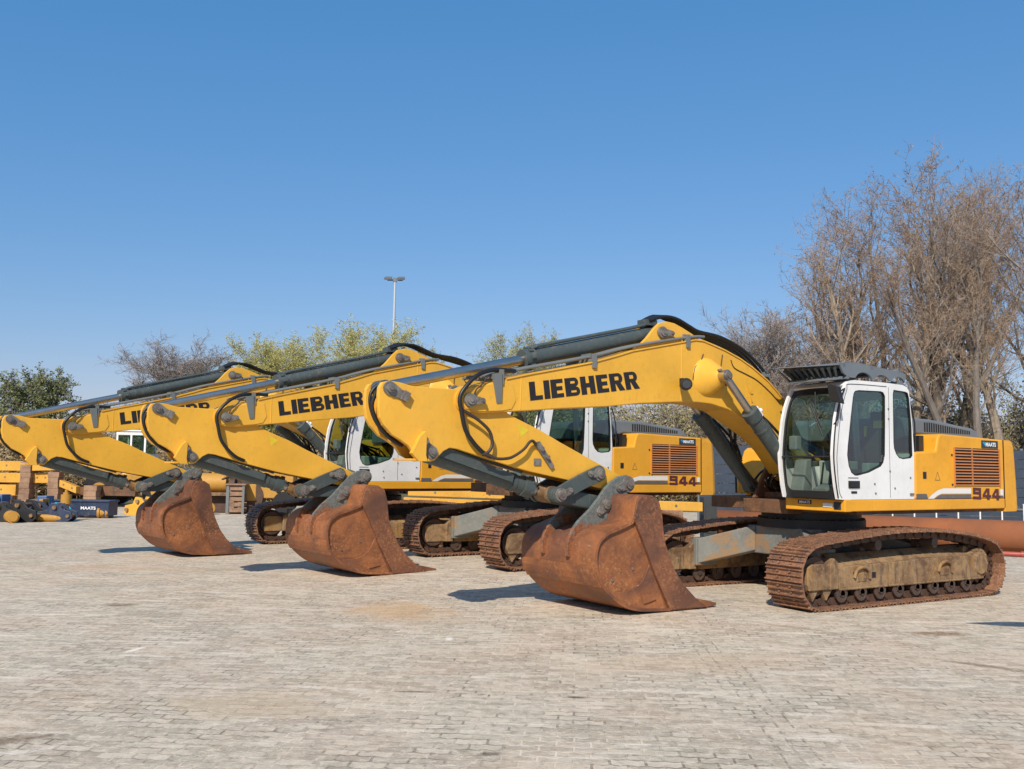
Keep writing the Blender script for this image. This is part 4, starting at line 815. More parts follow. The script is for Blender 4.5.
# ------------------------------------------------------------------ ground
def ground_mat():
    t=NT('block_paving'); tc=t.node('ShaderNodeTexCoord'); v=tc.outputs['Object']
    n_w=t.node('ShaderNodeTexNoise'); n_w.inputs['Scale'].default_value=1.7; n_w.inputs['Detail'].default_value=3; t.l.new(v,n_w.inputs['Vector'])
    off=t.node('ShaderNodeVectorMath',operation='SCALE'); off.inputs['Scale'].default_value=.045
    sub=t.node('ShaderNodeVectorMath',operation='SUBTRACT'); sub.inputs[1].default_value=(.5,.5,.5); t.l.new(n_w.outputs['Color'],sub.inputs[0]); t.l.new(sub.outputs[0],off.inputs[0])
    ad=t.node('ShaderNodeVectorMath',operation='ADD'); t.l.new(v,ad.inputs[0]); t.l.new(off.outputs[0],ad.inputs[1])
    mp0=t.node('ShaderNodeMapping'); mp0.inputs['Rotation'].default_value=(0,0,R(4)); t.l.new(ad.outputs[0],mp0.inputs['Vector'])
    # interlocking blocks: every row edge zigzags by a small triangle wave
    sp=t.node('ShaderNodeSeparateXYZ'); t.l.new(mp0.outputs[0],sp.inputs[0]); tri=t.math('PINGPONG',sp.outputs[0],.05625); rowoff=t.math('ADD',sp.outputs[1],t.math('MULTIPLY',t.math('SUBTRACT',tri,.028),.34))
    mp=t.node('ShaderNodeCombineXYZ'); t.l.new(sp.outputs[0],mp.inputs[0]); t.l.new(rowoff,mp.inputs[1])
    # zig-zag joint: shift each block edge with a small triangle wave
    def brick(vec,mort,c1,c2,cm):
        b=t.node('ShaderNodeTexBrick'); b.offset=.5; b.squash=1; b.inputs['Scale'].default_value=1; b.inputs['Brick Width'].default_value=.225; b.inputs['Row Height'].default_value=.112
        b.inputs['Mortar Size'].default_value=mort; b.inputs['Mortar Smooth'].default_value=.25; b.inputs['Bias'].default_value=0
        b.inputs['Color1'].default_value=(*c1,1); b.inputs['Color2'].default_value=(*c2,1); b.inputs['Mortar'].default_value=(*cm,1); t.l.new(vec,b.inputs['Vector']); return b
    b1=brick(mp.outputs[0],.0095,(.34,.31,.255),(.55,.505,.43),(.21,.185,.155))
    big=t.noise(v,.22,5,.6,.3); mid=t.noise(v,1.1,6,.65,.5); fine=t.noise(v,26,5,.75); mic=t.noise(v,120,3,.8)
    # sanded joints where noise says so
    js=t.ramp(t.noise(v,1.3,6,.75,.8),[(.42,0.),(.60,1.)])
    sand=(.68,.61,.50)
    dark=t.mix(js,(.16,.14,.115),sand)
    c=t.mix(b1.outputs['Fac'],b1.outputs['Color'],dark)
    # scuffed pale film hides blocks
    film=t.math('MULTIPLY',t.ramp(mid,[(.45,0.),(.68,1.)]),t.ramp(fine,[(.35,.2),(.65,.85)]))
    c=t.mix(t.math('MULTIPLY',film,.35),c,(.64,.59,.51))
    # streaks dragged across the yard
    def streak(rot,sx,sy,scale,lo,hi,amt,colr):
        nonlocal c
        m=t.node('ShaderNodeMapping'); m.inputs['Rotation'].default_value=(0,0,R(rot)); m.inputs['Scale'].default_value=(sx,sy,1); t.l.new(v,m.inputs['Vector'])
        n=t.noise(m.outputs[0],scale,6,.7,.35)
        k=t.math('MULTIPLY',t.math('MULTIPLY',t.ramp(n,[(lo,0.),(hi,1.)]),t.ramp(fine,[(.35,.35),(.62,1.)])),amt); c=t.mix(k,c,colr)
    streak(8,.35,2.2,2.0,.56,.66,.85,(.80,.77,.70))
    streak(20,.3,2.6,3.2,.60,.68,.8,(.86,.83,.77))
    streak(-38,.35,2.4,2.4,.58,.68,.75,(.82,.79,.73))
    streak(55,.5,2.0,1.7,.60,.72,.45,(.70,.67,.6))
    streak(0,.5,1.3,.9,.56,.74,.4,(.30,.255,.205))
    c=t.mix(t.ramp(big,[(.35,.22),(.65,0.)]),c,(.34,.305,.26))
    c=t.mix(t.math('MULTIPLY',t.ramp(t.noise(v,.5,5,.6,.4),[(.55,0.),(.75,1.)]),.35),c,(.50,.36,.22))
    # chipped faces, grit and sand clumps at block scale
    g1=t.noise(v,11,6,.8,.4); g2=t.noise(v,48,4,.8)
    c=t.mix(t.math('MULTIPLY',t.ramp(g1,[(.50,0.),(.62,1.)]),.7),c,(.66,.60,.51)); c=t.mix(t.math('MULTIPLY',t.ramp(g1,[(.34,1.),(.46,0.)]),.6),c,(.20,.175,.145))
    c=t.mix(t.math('MULTIPLY',t.ramp(g2,[(.56,0.),(.70,1.)]),.45),c,(.17,.145,.12)); c=t.mix(t.math('MULTIPLY',t.ramp(g2,[(.30,1.),(.42,0.)]),.35),c,(.70,.66,.58))
    hue=t.noise(v,.8,4,.6,.5); c=t.mix(t.math('MULTIPLY',t.ramp(hue,[(.45,0.),(.65,1.)]),.22),c,(.50,.36,.28)); c=t.mix(t.math('MULTIPLY',t.ramp(hue,[(.35,1.),(.5,0.)]),.10),c,(.36,.37,.30))
    # two worn wheel lines whose cross joints have washed out dark
    sx=t.node('ShaderNodeSeparateXYZ'); t.l.new(ad.outputs[0],sx.inputs[0])
    for (x0,slope,wd,ya,yb,am) in ((1.46,-.02,.17,5.2,10.0,.5),):
        dx=t.math('SUBTRACT',sp.outputs[0],t.math('ADD',t.math('MULTIPLY',t.math('SUBTRACT',sx.outputs[1],5.5),slope),x0))
        k=t.math('LESS_THAN',t.math('ABSOLUTE',dx),wd); ky=t.math('MULTIPLY',t.math('GREATER_THAN',sx.outputs[1],ya),t.math('LESS_THAN',sx.outputs[1],yb))
        vj=t.math('LESS_THAN',t.math('PINGPONG',t.math('ADD',sp.outputs[0],.02),.05625),.009)
        k=t.math('MULTIPLY',t.math('MULTIPLY',k,ky),t.math('MULTIPLY',vj,t.ramp(t.noise(v,9,3,.6),[(.48,0.),(.56,1.)])))
        c=t.mix(t.math('MULTIPLY',k,am),c,(.075,.062,.05))
    # individual stains
    def stain(x,y,rx,ry,rot,colr,amt,sc2=3.5,thr=(.0,.6)):
        nonlocal c
        sc2=min(28,max(2.5,1.3/min(rx,ry)))
        m=t.node('ShaderNodeMapping',vector_type='TEXTURE'); m.inputs['Location'].default_value=(x,y,0); m.inputs['Rotation'].default_value=(0,0,R(rot)); m.inputs['Scale'].default_value=(rx,ry,1); t.l.new(v,m.inputs['Vector'])
        g=t.node('ShaderNodeVectorMath',operation='LENGTH'); t.l.new(m.outputs[0],g.inputs[0])
        d=t.math('ADD',g.outputs['Value'],t.math('MULTIPLY',t.math('SUBTRACT',t.noise(v,sc2,6,.7),.5),2.2))
        k=t.math('MULTIPLY',t.ramp(fine,[(.35,.55),(.6,1.)]),t.ramp(t.math('SUBTRACT',1.,d),[(thr[0],0.),(thr[1],1.)])); c=t.mix(t.math('MULTIPLY',k,amt),c,colr)
    stain(-1.35,11.9,.75,.9,0,(.50,.31,.13),.6)
    stain(-1.0,11.2,1.0,.5,0,(.48,.36,.24),.4)
    stain(1.75,9.0,1.4,.5,10,(.50,.37,.25),.4)
    stain(-1.9,7.2,.8,.5,0,(.50,.40,.27),.5)
    stain(-3.25,6.2,.35,.12,35,(.13,.085,.05),.8,6)
    stain(-3.0,6.0,.28,.06,25,(.80,.78,.74),.5,7)
    stain(-3.6,9.2,.05,.2,-15,(.85,.84,.82),.8,9)
    stain(-3.3,9.4,.16,.04,10,(.8,.78,.74),.5,9)
    stain(-1.2,10.4,.03,.04,0,(.85,.83,.8),.6,9)
    stain(-.62,10.0,.05,.12,0,(.85,.84,.82),.8,9)
    stain(.35,10.3,.04,.07,0,(.85,.84,.82),.6,9)
    stain(-4.9,12.0,.28,.2,0,(.10,.065,.04),.75,5)
    stain(-4.3,11.3,.5,.22,10,(.25,.21,.17),.5,5)
    stain(4.9,10.8,.45,.16,5,(.17,.09,.035),.85,6)
    stain(4.5,9.1,.5,.09,-38,(.16,.11,.06),.8,6)
    stain(4.9,8.75,.3,.06,-30,(.12,.08,.05),.8,6)
    stain(3.3,11.0,.5,.08,-35,(.30,.2,.1),.6,6)
    stain(.55,7.6,.12,.05,0,(.05,.045,.04),.9,9); stain(-.1,6.1,.09,.05,0,(.06,.05,.045),.9,9); stain(-.75,7.7,.22,.035,0,(.07,.06,.05),.8,8)
    stain(-6.5,16,2.2,.5,0,(.48,.34,.22),.4); stain(-7.5,14,1.6,.3,20,(.6,.5,.38),.5)
    c=t.mix(t.math('MULTIPLY',t.ramp(mic,[(.3,0.),(.7,1.)]),.16),c,(.2,.175,.145))
    c=t.mix(1.,c,(1.16,1.06,.935),'MULTIPLY')
    t.base(c); t.setp(Roughness=.88,Specular_IOR_Level=.25)
    h=t.math('ADD',t.math('MULTIPLY',t.math('SUBTRACT',1.,b1.outputs['Fac']),.7),t.math('MULTIPLY',fine,.5)); t.bump(h,.55,.012)
    return t.m
def dirt_mat():
    t=NT('dry_grass_and_soil'); v=t.coords(False); n=t.noise(v,.6,6,.65); n2=t.noise(v,9,5,.7)
    c=t.mix(t.ramp(n,[(.4,0.),(.6,1.)]),(.09,.10,.035),(.19,.15,.09)); c=t.mix(t.ramp(n2,[(.4,0.),(.7,.6)]),c,(.06,.055,.03)); t.base(c); t.setp(Roughness=.95); t.bump(n2,.5,.05); return t.m
w=MB(); w.add([(-400,-60,-.012),(400,-60,-.012),(400,900,-.012),(-400,900,-.012)],[(0,1,2,3)]); tag(w.build('ground',dirt_mat()),kind='structure')
def gh(x,y):
    g=lambda cx_,cy_,s_,p=2: math.exp(-((math.hypot(x-cx_,y-cy_)/s_)**p))
    return .052*g(1.6,12.4,2.1)+.075*g(.62,18.3,3.3,5)+.04*g(-1.9,15.6,1.5)+.015*g(-3.3,21.3,3.3,5)
w=MB(); NX,NY=186,132; vs=[(-34+74*i/NX,-12+52.5*j/NY,0) for j in range(NY+1) for i in range(NX+1)]; vs=[(x,y,gh(x,y)) for x,y,z in vs]
w.add(vs,[(j*(NX+1)+i,j*(NX+1)+i+1,(j+1)*(NX+1)+i+1,(j+1)*(NX+1)+i) for j in range(NY) for i in range(NX)],None,True); tag(w.build('paved_yard',ground_mat()),kind='structure')

# ------------------------------------------------------------------ pipes, fence
def pipe_mat():
    t=NT('red_primed_pipe'); v=t.coords(); n=t.noise(v,1.2,5,.6); n2=t.noise(v,12,5,.7)
    c=t.mix(t.ramp(n,[(.35,0.),(.65,1.)]),(.30,.105,.042),(.22,.085,.04)); c=t.mix(t.ramp(n2,[(.5,0.),(.75,.6)]),c,(.25,.10,.055)); t.base(c); t.setp(Roughness=.85,Specular_IOR_Level=.15); t.bump(n2,.12,.005); return t.m
M['redpipe']=pipe_mat()
d=Vector((3.9,-2.1,0)).normalized(); A=Vector((5.35,25.63,.375)); B=A+d*14
def hollow(w,A,B,r,ri,n=36):
    dd=(B-A).normalized(); a=dd.orthogonal().normalized(); b=dd.cross(a); vs=[]
    for p,rr in ((A,ri),(A,r),(B,r),(B,ri)):
        for i in range(n): t=2*PI*i/n; vs.append(p+a*math.cos(t)*rr+b*math.sin(t)*rr)
    w.add(vs,[(j*n+i,j*n+(i+1)%n,((j+1)%4)*n+(i+1)%n,((j+1)%4)*n+i) for j in range(4) for i in range(n)],None,True)
w=MB(); hollow(w,A,B,.375,.36); pr_=w.build('steel_pipe',M['redpipe']); tag(pr_,'large rust red steel pipe lying on the paving behind the nearest excavator','pipe')
w=MB(); 
for k in (2.2,6.,9.8): w=MB(); w.cyl(A+d*k,A+d*(k+.12),.382,36); w.build('pipe_band',M['redpipe'],pr_)
w=MB(); q=Vector((d.y,-d.x,0)); A2=A+q*.0; w.cyl(Vector((9.6,21.9,.06)),Vector((9.6,21.9,.06))+d*6.5,.055,12); w.cyl(Vector((9.6,21.9,.06))+d*2,Vector((9.6,21.9,.06))+d*2.12,.075,12); tag(w.build('thin_pipe',paint('thin_red_paint',(.36,.07,.05),amt=.8)),'thin bright red pipe on the ground in front of the large rust red pipe','pipe')
M['navy']=paint('navy_board_paint',(.035,.05,.075),dirt=(.12,.11,.10),amt=.5,rough=.5)
fe=empty('board_fence','dark navy horizontal board fence standing behind the rust red pipe','fence',(5.6,27.8,0))
w=MB()
for k in range(9):
    z=.04+k*.28; w.box(0,17,-.02,.02,z,z+.265)
w.build('fence_boards',M['navy'],fe)
for k in range(8):
    w=MB(); w.box(k*2.4-.04,k*2.4+.04,.02,.10,0,2.6); w.build('fence_post',M['hoodgrey'],fe)
w=MB(); w.box(4.5,17,-.06,-.02,.78,.83); w.build('fence_rail',M['pipe'],fe)
for k,x in enumerate((.75,.98,1.3,1.55)):
    w=MB()
    if k==0: w.box(.55,.92,-.035,-.022,.86,.885); w.box(.72,.745,-.036,-.023,.80,.95)
    elif k==1: w.box(.99,1.02,-.035,-.022,.74,.98)
    elif k==2: w.box(1.15,1.42,-.035,-.022,.87,.89); w.box(1.38,1.41,-.036,-.023,.80,.87)
    else: w.box(1.55,1.75,-.035,-.022,.88,.90); w.box(1.70,1.73,-.036,-.023,.76,.88)
    w.build('white_bracket',M['offwhite'],fe)  # strokes of the white lettering on the boards
for k in range(9):
    w=MB(); w.cyl((0,0,0),(0,0,.98),.022,8); w.cyl((0,0,.98),(0,0,1.0),.03,8); o=w.build('marker_post',M['cream']); o.location=(10.2+k*.62 if k else 9.3,26.6,0)
    tag(o,'white marker post behind the rust red pipe, %s from the left'%('first','second','third','fourth','fifth','sixth','seventh','eighth','ninth')[k],'post','white posts standing behind the pipe')

# ------------------------------------------------------------------ yellow beams
M['wood']=rusty('weathered_wood',(.33,.20,.12),(.18,.10,.06),(.45,.31,.2),2.5,.85,.3)
def beam(name,label,x0,x1,y,z,h,dz=0,taper=0,wd=.35,grp='yellow steel beams lying in the yard'):
    w=MB(); a=[(x0,y,z),(x0,y+wd,z),(x0,y+wd,z+h),(x0,y,z+h)]; b=[(x1,y,z+dz+taper),(x1,y+wd,z+dz+taper),(x1,y+wd,z+dz+h),(x1,y,z+dz+h)]
    w.hexa(a,b); o=w.build(name,M['yellow_beam'],bevel=.015); tag(o,label,'beam',grp)
    w=MB(); n=max(2,int((x1-x0)/1.2))
    for k in range(n):
        t=(k+.5)/n; w.cyl((x0+(x1-x0)*t,y-.012,z+dz*t+h*.55),(x0+(x1-x0)*t,y+.01,z+dz*t+h*.55),.035,8)
    w.build('bolt_head',M['pinsteel'],o); return o
def block(label,x,y,z,w_,h,dp=.45,grp='wooden bearers under the yellow beams'):
    w=MB(); n=max(1,round(h/.2)); 
    for k in range(n): w.box(-w_/2+random.uniform(-.02,.02),w_/2+random.uniform(-.02,.02),0,dp,k*h/n+.004,(k+1)*h/n)
    o=w.build('wooden_block',M['wood'],bevel=.01); o.location=(x,y,z); tag(o,label,'block',grp); return o
D=24.; beam('steel_beam','bright yellow beam seen below the side body of the middle excavator',cx(596,D),cx(702,D),D,.80,.23,dz=-.04)
block('brown wooden block under the right end of the beam behind the middle excavator',cx(672,D),D-.02,0,.5,.78)
block('brown wooden block under the left end of the beam behind the middle excavator',cx(612,D),D-.02,0,.5,.80)
w=MB(); D=24.4; w.box(cx(703,D),cx(716,D),D,D+.5,0,1.1); w.box(cx(705,D),cx(714,D),D-.02,D,.2,.9); tag(w.build('steel_cabinet',M['seatcloth']),'dark steel cabinet beside the bright yellow beam end, left of the rust red pipe','cabinet')
D=28.5; beam('steel_beam','yellow beam behind the farthest excavator, under its orange side body',cx(409,D),cx(517,D),D,.90,.22,dz=-.06)
beam('steel_beam','pale red and yellow beam right below the beam behind the farthest excavator',cx(405,D),cx(516,D),D-.05,.70,.15,dz=-.06)
block('brown wooden block under the right end of the beams behind the farthest excavator',cx(500,D),D,0,.6,.62)
block('brown wooden block under the left end of the beams behind the farthest excavator',cx(422,D),D,0,.6,.68)
D=36.
beam('steel_beam','topmost short yellow beam of the stack at the far left edge',cx(-40,D),cx(25,D),D,1.37,.37)
beam('steel_beam','lower short yellow beam of the stack at the far left edge',cx(-40,D),cx(24,D),D,.92,.37)
beam('steel_beam','bottom orange brown beam of the stack at the far left edge',cx(-40,D),cx(18,D),D+.1,.42,.42)
beam('steel_beam','long yellow beam with a tapering end lying across the left stacks',cx(37,D),cx(110,D),D-.2,1.38,.36,taper=.12)
beam('steel_beam','yellow beam lying directly below the long tapering beam',cx(36,D),cx(52,D),D,.92,.38)
beam('steel_beam','short angled orange beam end below the long tapering beam',cx(66,D),cx(83,D),D-.3,.80,.26,dz=-.25)
LB=beam('steel_beam','long shadowed brown beam under the stick of the farthest excavator',cx(52,D),cx(132,D),D+.6,.45,.4); LB.data.materials[0]=M['deckbrown']
block('brown spacer stack between the two short yellow beams and the long one',cx(31,D),D-.25,.30,.40,1.42)
block('brown spacer stack under the middle of the long tapering beam',cx(59,D),D-.25,.30,.40,1.05)
block('brown spacer stack on the right under the long tapering beam',cx(92,D),D+.1,0,.5,.85)
block('low wooden bearer under the stacks at the far left edge',cx(10,D),D-.1,0,.5,.40)
block('low wooden bearer below the spacer stack next to the short yellow beams',cx(45,D),D-.3,0,1.2,.30)

# ------------------------------------------------------------------ attachments on the ground at the left
M['blueblack']=paint('blue_black_paint',(.025,.04,.08),dirt=(.2,.16,.1),amt=.6)
M['bluepaint']=paint('worn_blue_paint',(.06,.13,.28),dirt=(.3,.28,.25),amt=.8)
def spool(label,px,py,D,r,l,rz):
    w=MB(); w.cyl((-l/2,0,r),(l/2,0,r),r*.82,20); w.cyl((-l/2,0,r),(-l/2+.07,0,r),r,20); w.cyl((l/2-.07,0,r),(l/2,0,r),r,20)
    o=w.build('steel_spool',M['yellow_dirty']); w=MB(); w.cyl((l/2,0,r),(l/2+.03,0,r),r*.4,12); w.cyl((-l/2-.03,0,r),(-l/2,0,r),r*.4,12); w.build('hub',M['pinsteel'],o)
    o.location=(cx(px,D),D,0); o.rotation_euler=(0,0,rz); tag(o,label,'spool','dusty yellow spools on the ground at the left'); return o
spool('small dusty yellow spool just left of the pair of larger ones',84,0,30.,.15,.24,R(20))
spool('left one of the two larger dusty yellow spools standing together',98,0,30.,.19,.36,R(15))
spool('right one of the two larger dusty yellow spools, by the bent hose',107.5,0,29.8,.17,.32,R(12))
def coupler(label,px,D,s,rz,mat,extra=None,cat='attachment',name='quick_coupler',z=0,grp='machine attachments lying at the left'):
    r=empty(name,label,cat,(cx(px,D),D,z),rz,grp)
    for k in (-1,1):
        w=MB(); w.prism([(-.55*s,.06*s),(-.42*s,0),(.40*s,0),(.55*s,.12*s),(.52*s,.30*s),(.28*s,.38*s),(.12*s,.56*s),(-.10*s,.58*s),(-.2*s,.36*s),(-.5*s,.30*s)],k*.24*s-.03*s,k*.24*s+.03*s); w.build('side_plate',mat,r,bevel=.008)
    w=MB(); w.cyl((.02*s,-.34*s,.44*s),(.02*s,.34*s,.44*s),.06*s,12); w.cyl((-.40*s,-.34*s,.16*s),(-.40*s,.34*s,.16*s),.06*s,12); w.cyl((.42*s,-.32*s,.18*s),(.42*s,.32*s,.18*s),.05*s,12); w.build('cross_pin',M['frame'],r)
    w=MB(); w.box(-.35*s,.35*s,-.2*s,.2*s,.08*s,.24*s); w.cyl((-.3*s,0,.3*s),(.25*s,0,.34*s),.07*s,12); w.build('body',mat,r,bevel=.01)
    if extra: extra(r,s)
    return r
coupler('yellow quick coupler lying behind the farthest excavator bucket',147,32.,1.05,R(-20),M['yellow'])
coupler('black coupler with dusty pins, frontmost at the left edge',6,27.4,1.0,R(10),M['black'])
coupler('black coupler lying between the blue frame and the pale yellow round ends',29,27.6,1.1,R(-8),M['black'])
coupler('dark coupler with tan pins, rightmost of the front row',62,27.9,.95,R(5),M['blueblack'])
coupler('dark coupler standing behind the front row beside the blue bracket',45,28.6,1.0,R(15),M['blueblack'])
w=MB(); w.box(-.12,.12,-.25,.25,0,.75); w.prism([(-.4,0),(.4,0),(.2,.3),(-.2,.3)],-.2,.2); w.cyl((0,-.3,.62),(0,.3,.62),.09,12); o=w.build('blue_bracket',M['bluepaint'],bevel=.02); o.location=(cx(7,28.4),28.4,0); tag(o,'worn blue bracket with a cross pin at the far left edge','bracket')
w=MB(); w.box(-.15,.15,-.25,.25,0,.7); w.box(-.28,.28,-.2,.2,0,.2); w.cyl((0,-.3,.55),(0,.3,.55),.08,12); o=w.build('blue_bracket',M['bluepaint'],bevel=.02); o.location=(cx(45,28.9),29.2,0); tag(o,'worn blue bracket left of the orange upright plate','bracket')
w=MB(); w.box(-.06,.06,-.2,.2,0,.62); w.box(-.12,.12,-.22,.22,.0,.05); o=w.build('upright_plate',M['yellow_dirty'],bevel=.01); o.location=(cx(50,28.9),28.8,0); tag(o,'narrow orange upright plate beside the dark blue crate','plate')
w=MB(); w.box(0,1.9,0,.6,.08,.52); w.box(-.03,1.93,-.03,.63,.50,.56); w.box(.1,.3,.05,.55,0,.08); w.box(1.6,1.8,.05,.55,0,.08); o=w.build('blue_crate',M['blueblack'],bevel=.012); o.location=(cx(52,29.6),29.8,0); o.rotation_euler=(0,0,R(-4)); tag(o,'long dark blue metal crate with white lettering behind the couplers','crate')
font_mesh('MAATS',.13,'white_lettering',M['offwhite'],o,(1.0,-.033,.27),Matrix.Rotation(PI/2,4,'X'),.03,sx=1.2)
m=MB()
for k in range(3): m.add([(.15+k*.14,-.033,.48),(.27+k*.14,-.033,.48),(.42+k*.14,-.033,.28),(.30+k*.14,-.033,.28)],[(0,1,2,3)])
m.build('cyan_stripe',M['cyan'],o)
w=MB(); w.box(-.5,.25,-.1,.3,.05,.6); w.box(-.55,.3,-.15,.35,.56,.62); o=w.build('cyan_box',M['cyan'],bevel=.02); o.location=(cx(-4,28.8),29.1,0); tag(o,'bright cyan box cut off by the left edge','box')
w=MB(); w.tube([(0,0,.4),(.3,.05,.5),(.75,.05,.52),(1.1,0,.42),(1.22,0,.18),(1.15,-.05,.03)],.028,8); w.tube([(.1,.1,.38),(.5,.12,.46),(.9,.1,.44),(1.1,.08,.3)],.022,8); o=w.build('bent_hose',M['brownhose']); o.location=(cx(78,30.2),30.2,0); tag(o,'grey brown bent hose arching over the yellow spools','hose')
for k,(px,D_,s,lb) in enumerate(((70,28.3,.15,'upright tan drum on top of the rightmost front coupler'),(17,27.0,.17,'pale round drum end lying in front of the left couplers'),(57,27.7,.11,'small tan cylinder lying between the orange plate and the tan drum'))):
    w=MB(); 
    if k==0: w.cyl((0,0,.5),(0,0,.78),s,16); w.cyl((0,0,.78),(0,0,.84),s*.6,12); w.cyl((0,0,.84),(0,0,.92),.05,10); w.cyl((0,0,.0),(0,0,.5),.10,12)
    else: w.cyl((-.35,0,s),(.3,0,s),s,16); w.cyl((.3,0,s),(.36,0,s),s*.7,14); w.cyl((-.4,0,s),(-.35,0,s),s*.85,14)
    o=w.build('tan_drum',M['yellow_dirty'],bevel=.01); o.location=(cx(px,D_),D_,0); o.rotation_euler=(0,0,R((-30,-55,15)[k])); tag(o,lb,'drum','tan drums among the attachments')

# ------------------------------------------------------------------ old loader and power unit behind the farthest excavator
ld=empty('wheel_loader','dirty yellow loader with a white roofed cab, behind the farthest excavator stick','loader',(cx(140,38.),38.5,0),R(4))
w=MB(); w.prism([(-1.9,.8),(-1.9,1.7),(-1.5,1.95),(-.6,2.0),(-.6,1.3),(1.2,1.3),(1.2,.7)],-.8,.8); w.build('body',M['yellow_dirty'],ld,bevel=.04)
w=MB(); w.box(-.9,.32,-.72,.72,2.85,3.02); w.box(-.95,.4,-.78,.78,3.0,3.07); w.build('cab_roof',M['white'],ld,bevel=.03)
w=MB()
for x in (-.85,.25,-.3):
    for y in (-.68,.68): w.box(x-.035,x+.035,y-.035,y+.035,1.3,2.86)
w.box(-.85,.25,-.7,.7,1.25,1.6); w.box(.35,.42,-.6,.6,1.6,2.1); w.build('cab_frame',M['white'],ld)
w=MB(); w.box(-.84,.24,-.69,.69,1.62,2.84); w.build('cab_glass',M['glass'],ld)
w=MB(); w.box(-.5,-.2,-.3,.3,1.6,2.3); w.box(-.3,.1,-.3,.3,1.6,1.85); w.build('operator_seat',M['seatcloth'],ld)
for x in (-1.3,1.0):
    for y in (-.95,.95):
        w=MB(); w.cyl((x,y-.22,.65),(x,y+.22,.65),.65,28); wl=w.build('wheel',M['rubber'],ld,bevel=.04); w=MB(); w.cyl((x,y-.235,.65),(x,y+.235,.65),.3,16); w.build('rim',M['yellow_dirty'],wl)
w=MB(); w.hexa([(1.1,-.35,1.1),(1.1,.35,1.1),(1.1,.35,1.35),(1.1,-.35,1.35)],[(2.6,-.35,.5),(2.6,.35,.5),(2.6,.35,.7),(2.6,-.35,.7)]); w.build('lift_arm',M['yellow_dirty'],ld)
w=MB(); w.strip([(3.2,.05),(2.5,.08),(2.4,.4),(2.6,.9)],-1.1,1.1,.05); w.build('loader_bucket',M['frame'],ld)
D=33.5
pu=empty('power_unit','dusty yellow engine unit with a round tank, left of the wooden crate','machine',(cx(213,D),D+.6,0),0)
w=MB(); w.cyl((-.5,0,1.08),(.45,0,1.08),.34,24); w.cyl((.45,0,1.08),(.55,0,1.08),.22,20,.1); w.cyl((-.1,0,1.40),(-.1,0,1.5),.08,10); w.build('round_tank',M['yellow_dirty'],pu)
w=MB(); w.box(-.9,.9,-.45,.45,.62,.74); w.box(-.85,-.75,-.4,.4,0,.62); w.box(.7,.8,-.4,.4,0,.62); w.box(-1.1,-.5,-.35,.35,.74,1.3); w.build('skid_frame',M['frame'],pu,bevel=.01)
w=MB(); w.box(-.7,.7,-.1,.4,.02,.6); w.cyl((.6,-.3,1.05),(.8,-.3,1.05),.2,14); w.tube([(.3,-.3,1.2),(.7,-.35,1.35),(1.0,-.3,1.0),(.9,-.3,.7)],.04,8); w.build('engine_block',M['chaindark'],pu,bevel=.02)
w=MB(); w.cyl((-.15,-.3,.22),(.15,-.3,.22),.22,18); w.cyl((.15,-.3,.22),(.19,-.3,.22),.12,12); o=w.build('steel_roller',M['yellow_dirty'],bevel=.02); o.location=(cx(216,32.6),33.0,0); o.rotation_euler=(0,0,R(-60)); tag(o,'short dusty yellow roller on the ground right of the farthest bucket','roller')
cr_=empty('wooden_crate','weathered wooden crate with upright slats, left of the farthest excavator track','crate',(cx(239,D),D,0),R(6))
w=MB()
for k in range(5): w.box(-.3,.32,-.26,-.24,.08+k*.19,.22+k*.19)
w.build('slatted_side',M['wood'],cr_); w=MB()
for k in range(5): w.box(-.3,.32,.24,.26,.08+k*.19,.22+k*.19)
w.build('slatted_side',M['wood'],cr_)
w=MB(); w.box(-.31,-.21,-.30,-.262,0,1.02); w.box(.24,.32,-.30,-.262,0,1.02); w.box(-.31,-.21,.262,.3,0,1.02); w.build('corner_post',M['pipe'],cr_)
w=MB(); w.box(-.36,.36,-.34,.34,1.02,1.07); w.box(-.3,.3,-.24,.24,.06,.08); w.build('lid',M['wood'],cr_)
D=34.5
cp=empty('vibrating_roller','rusty brown machine with a dark round drum, behind the farthest excavator track','machine',(cx(252,D),D,0),R(8))
w=MB(); w.cyl((-.05,-.6,.62),(-.05,.6,.62),.6,30); w.build('drum',M['chaindark'],cp)
w=MB(); w.box(.2,1.6,-.55,.55,.55,1.35); w.box(-.2,.3,-.62,-.56,.45,1.05); w.prism([(.3,1.34),(.4,1.5),(1.4,1.45),(1.5,1.34)],-.5,.5); w.build('body',M['yellow_dirty'],cp,bevel=.03)
for y in (-.5,.5):
    w=MB(); w.cyl((1.3,y-.15,.4),(1.3,y+.15,.4),.4,20); w.build('wheel',M['rubber'],cp)

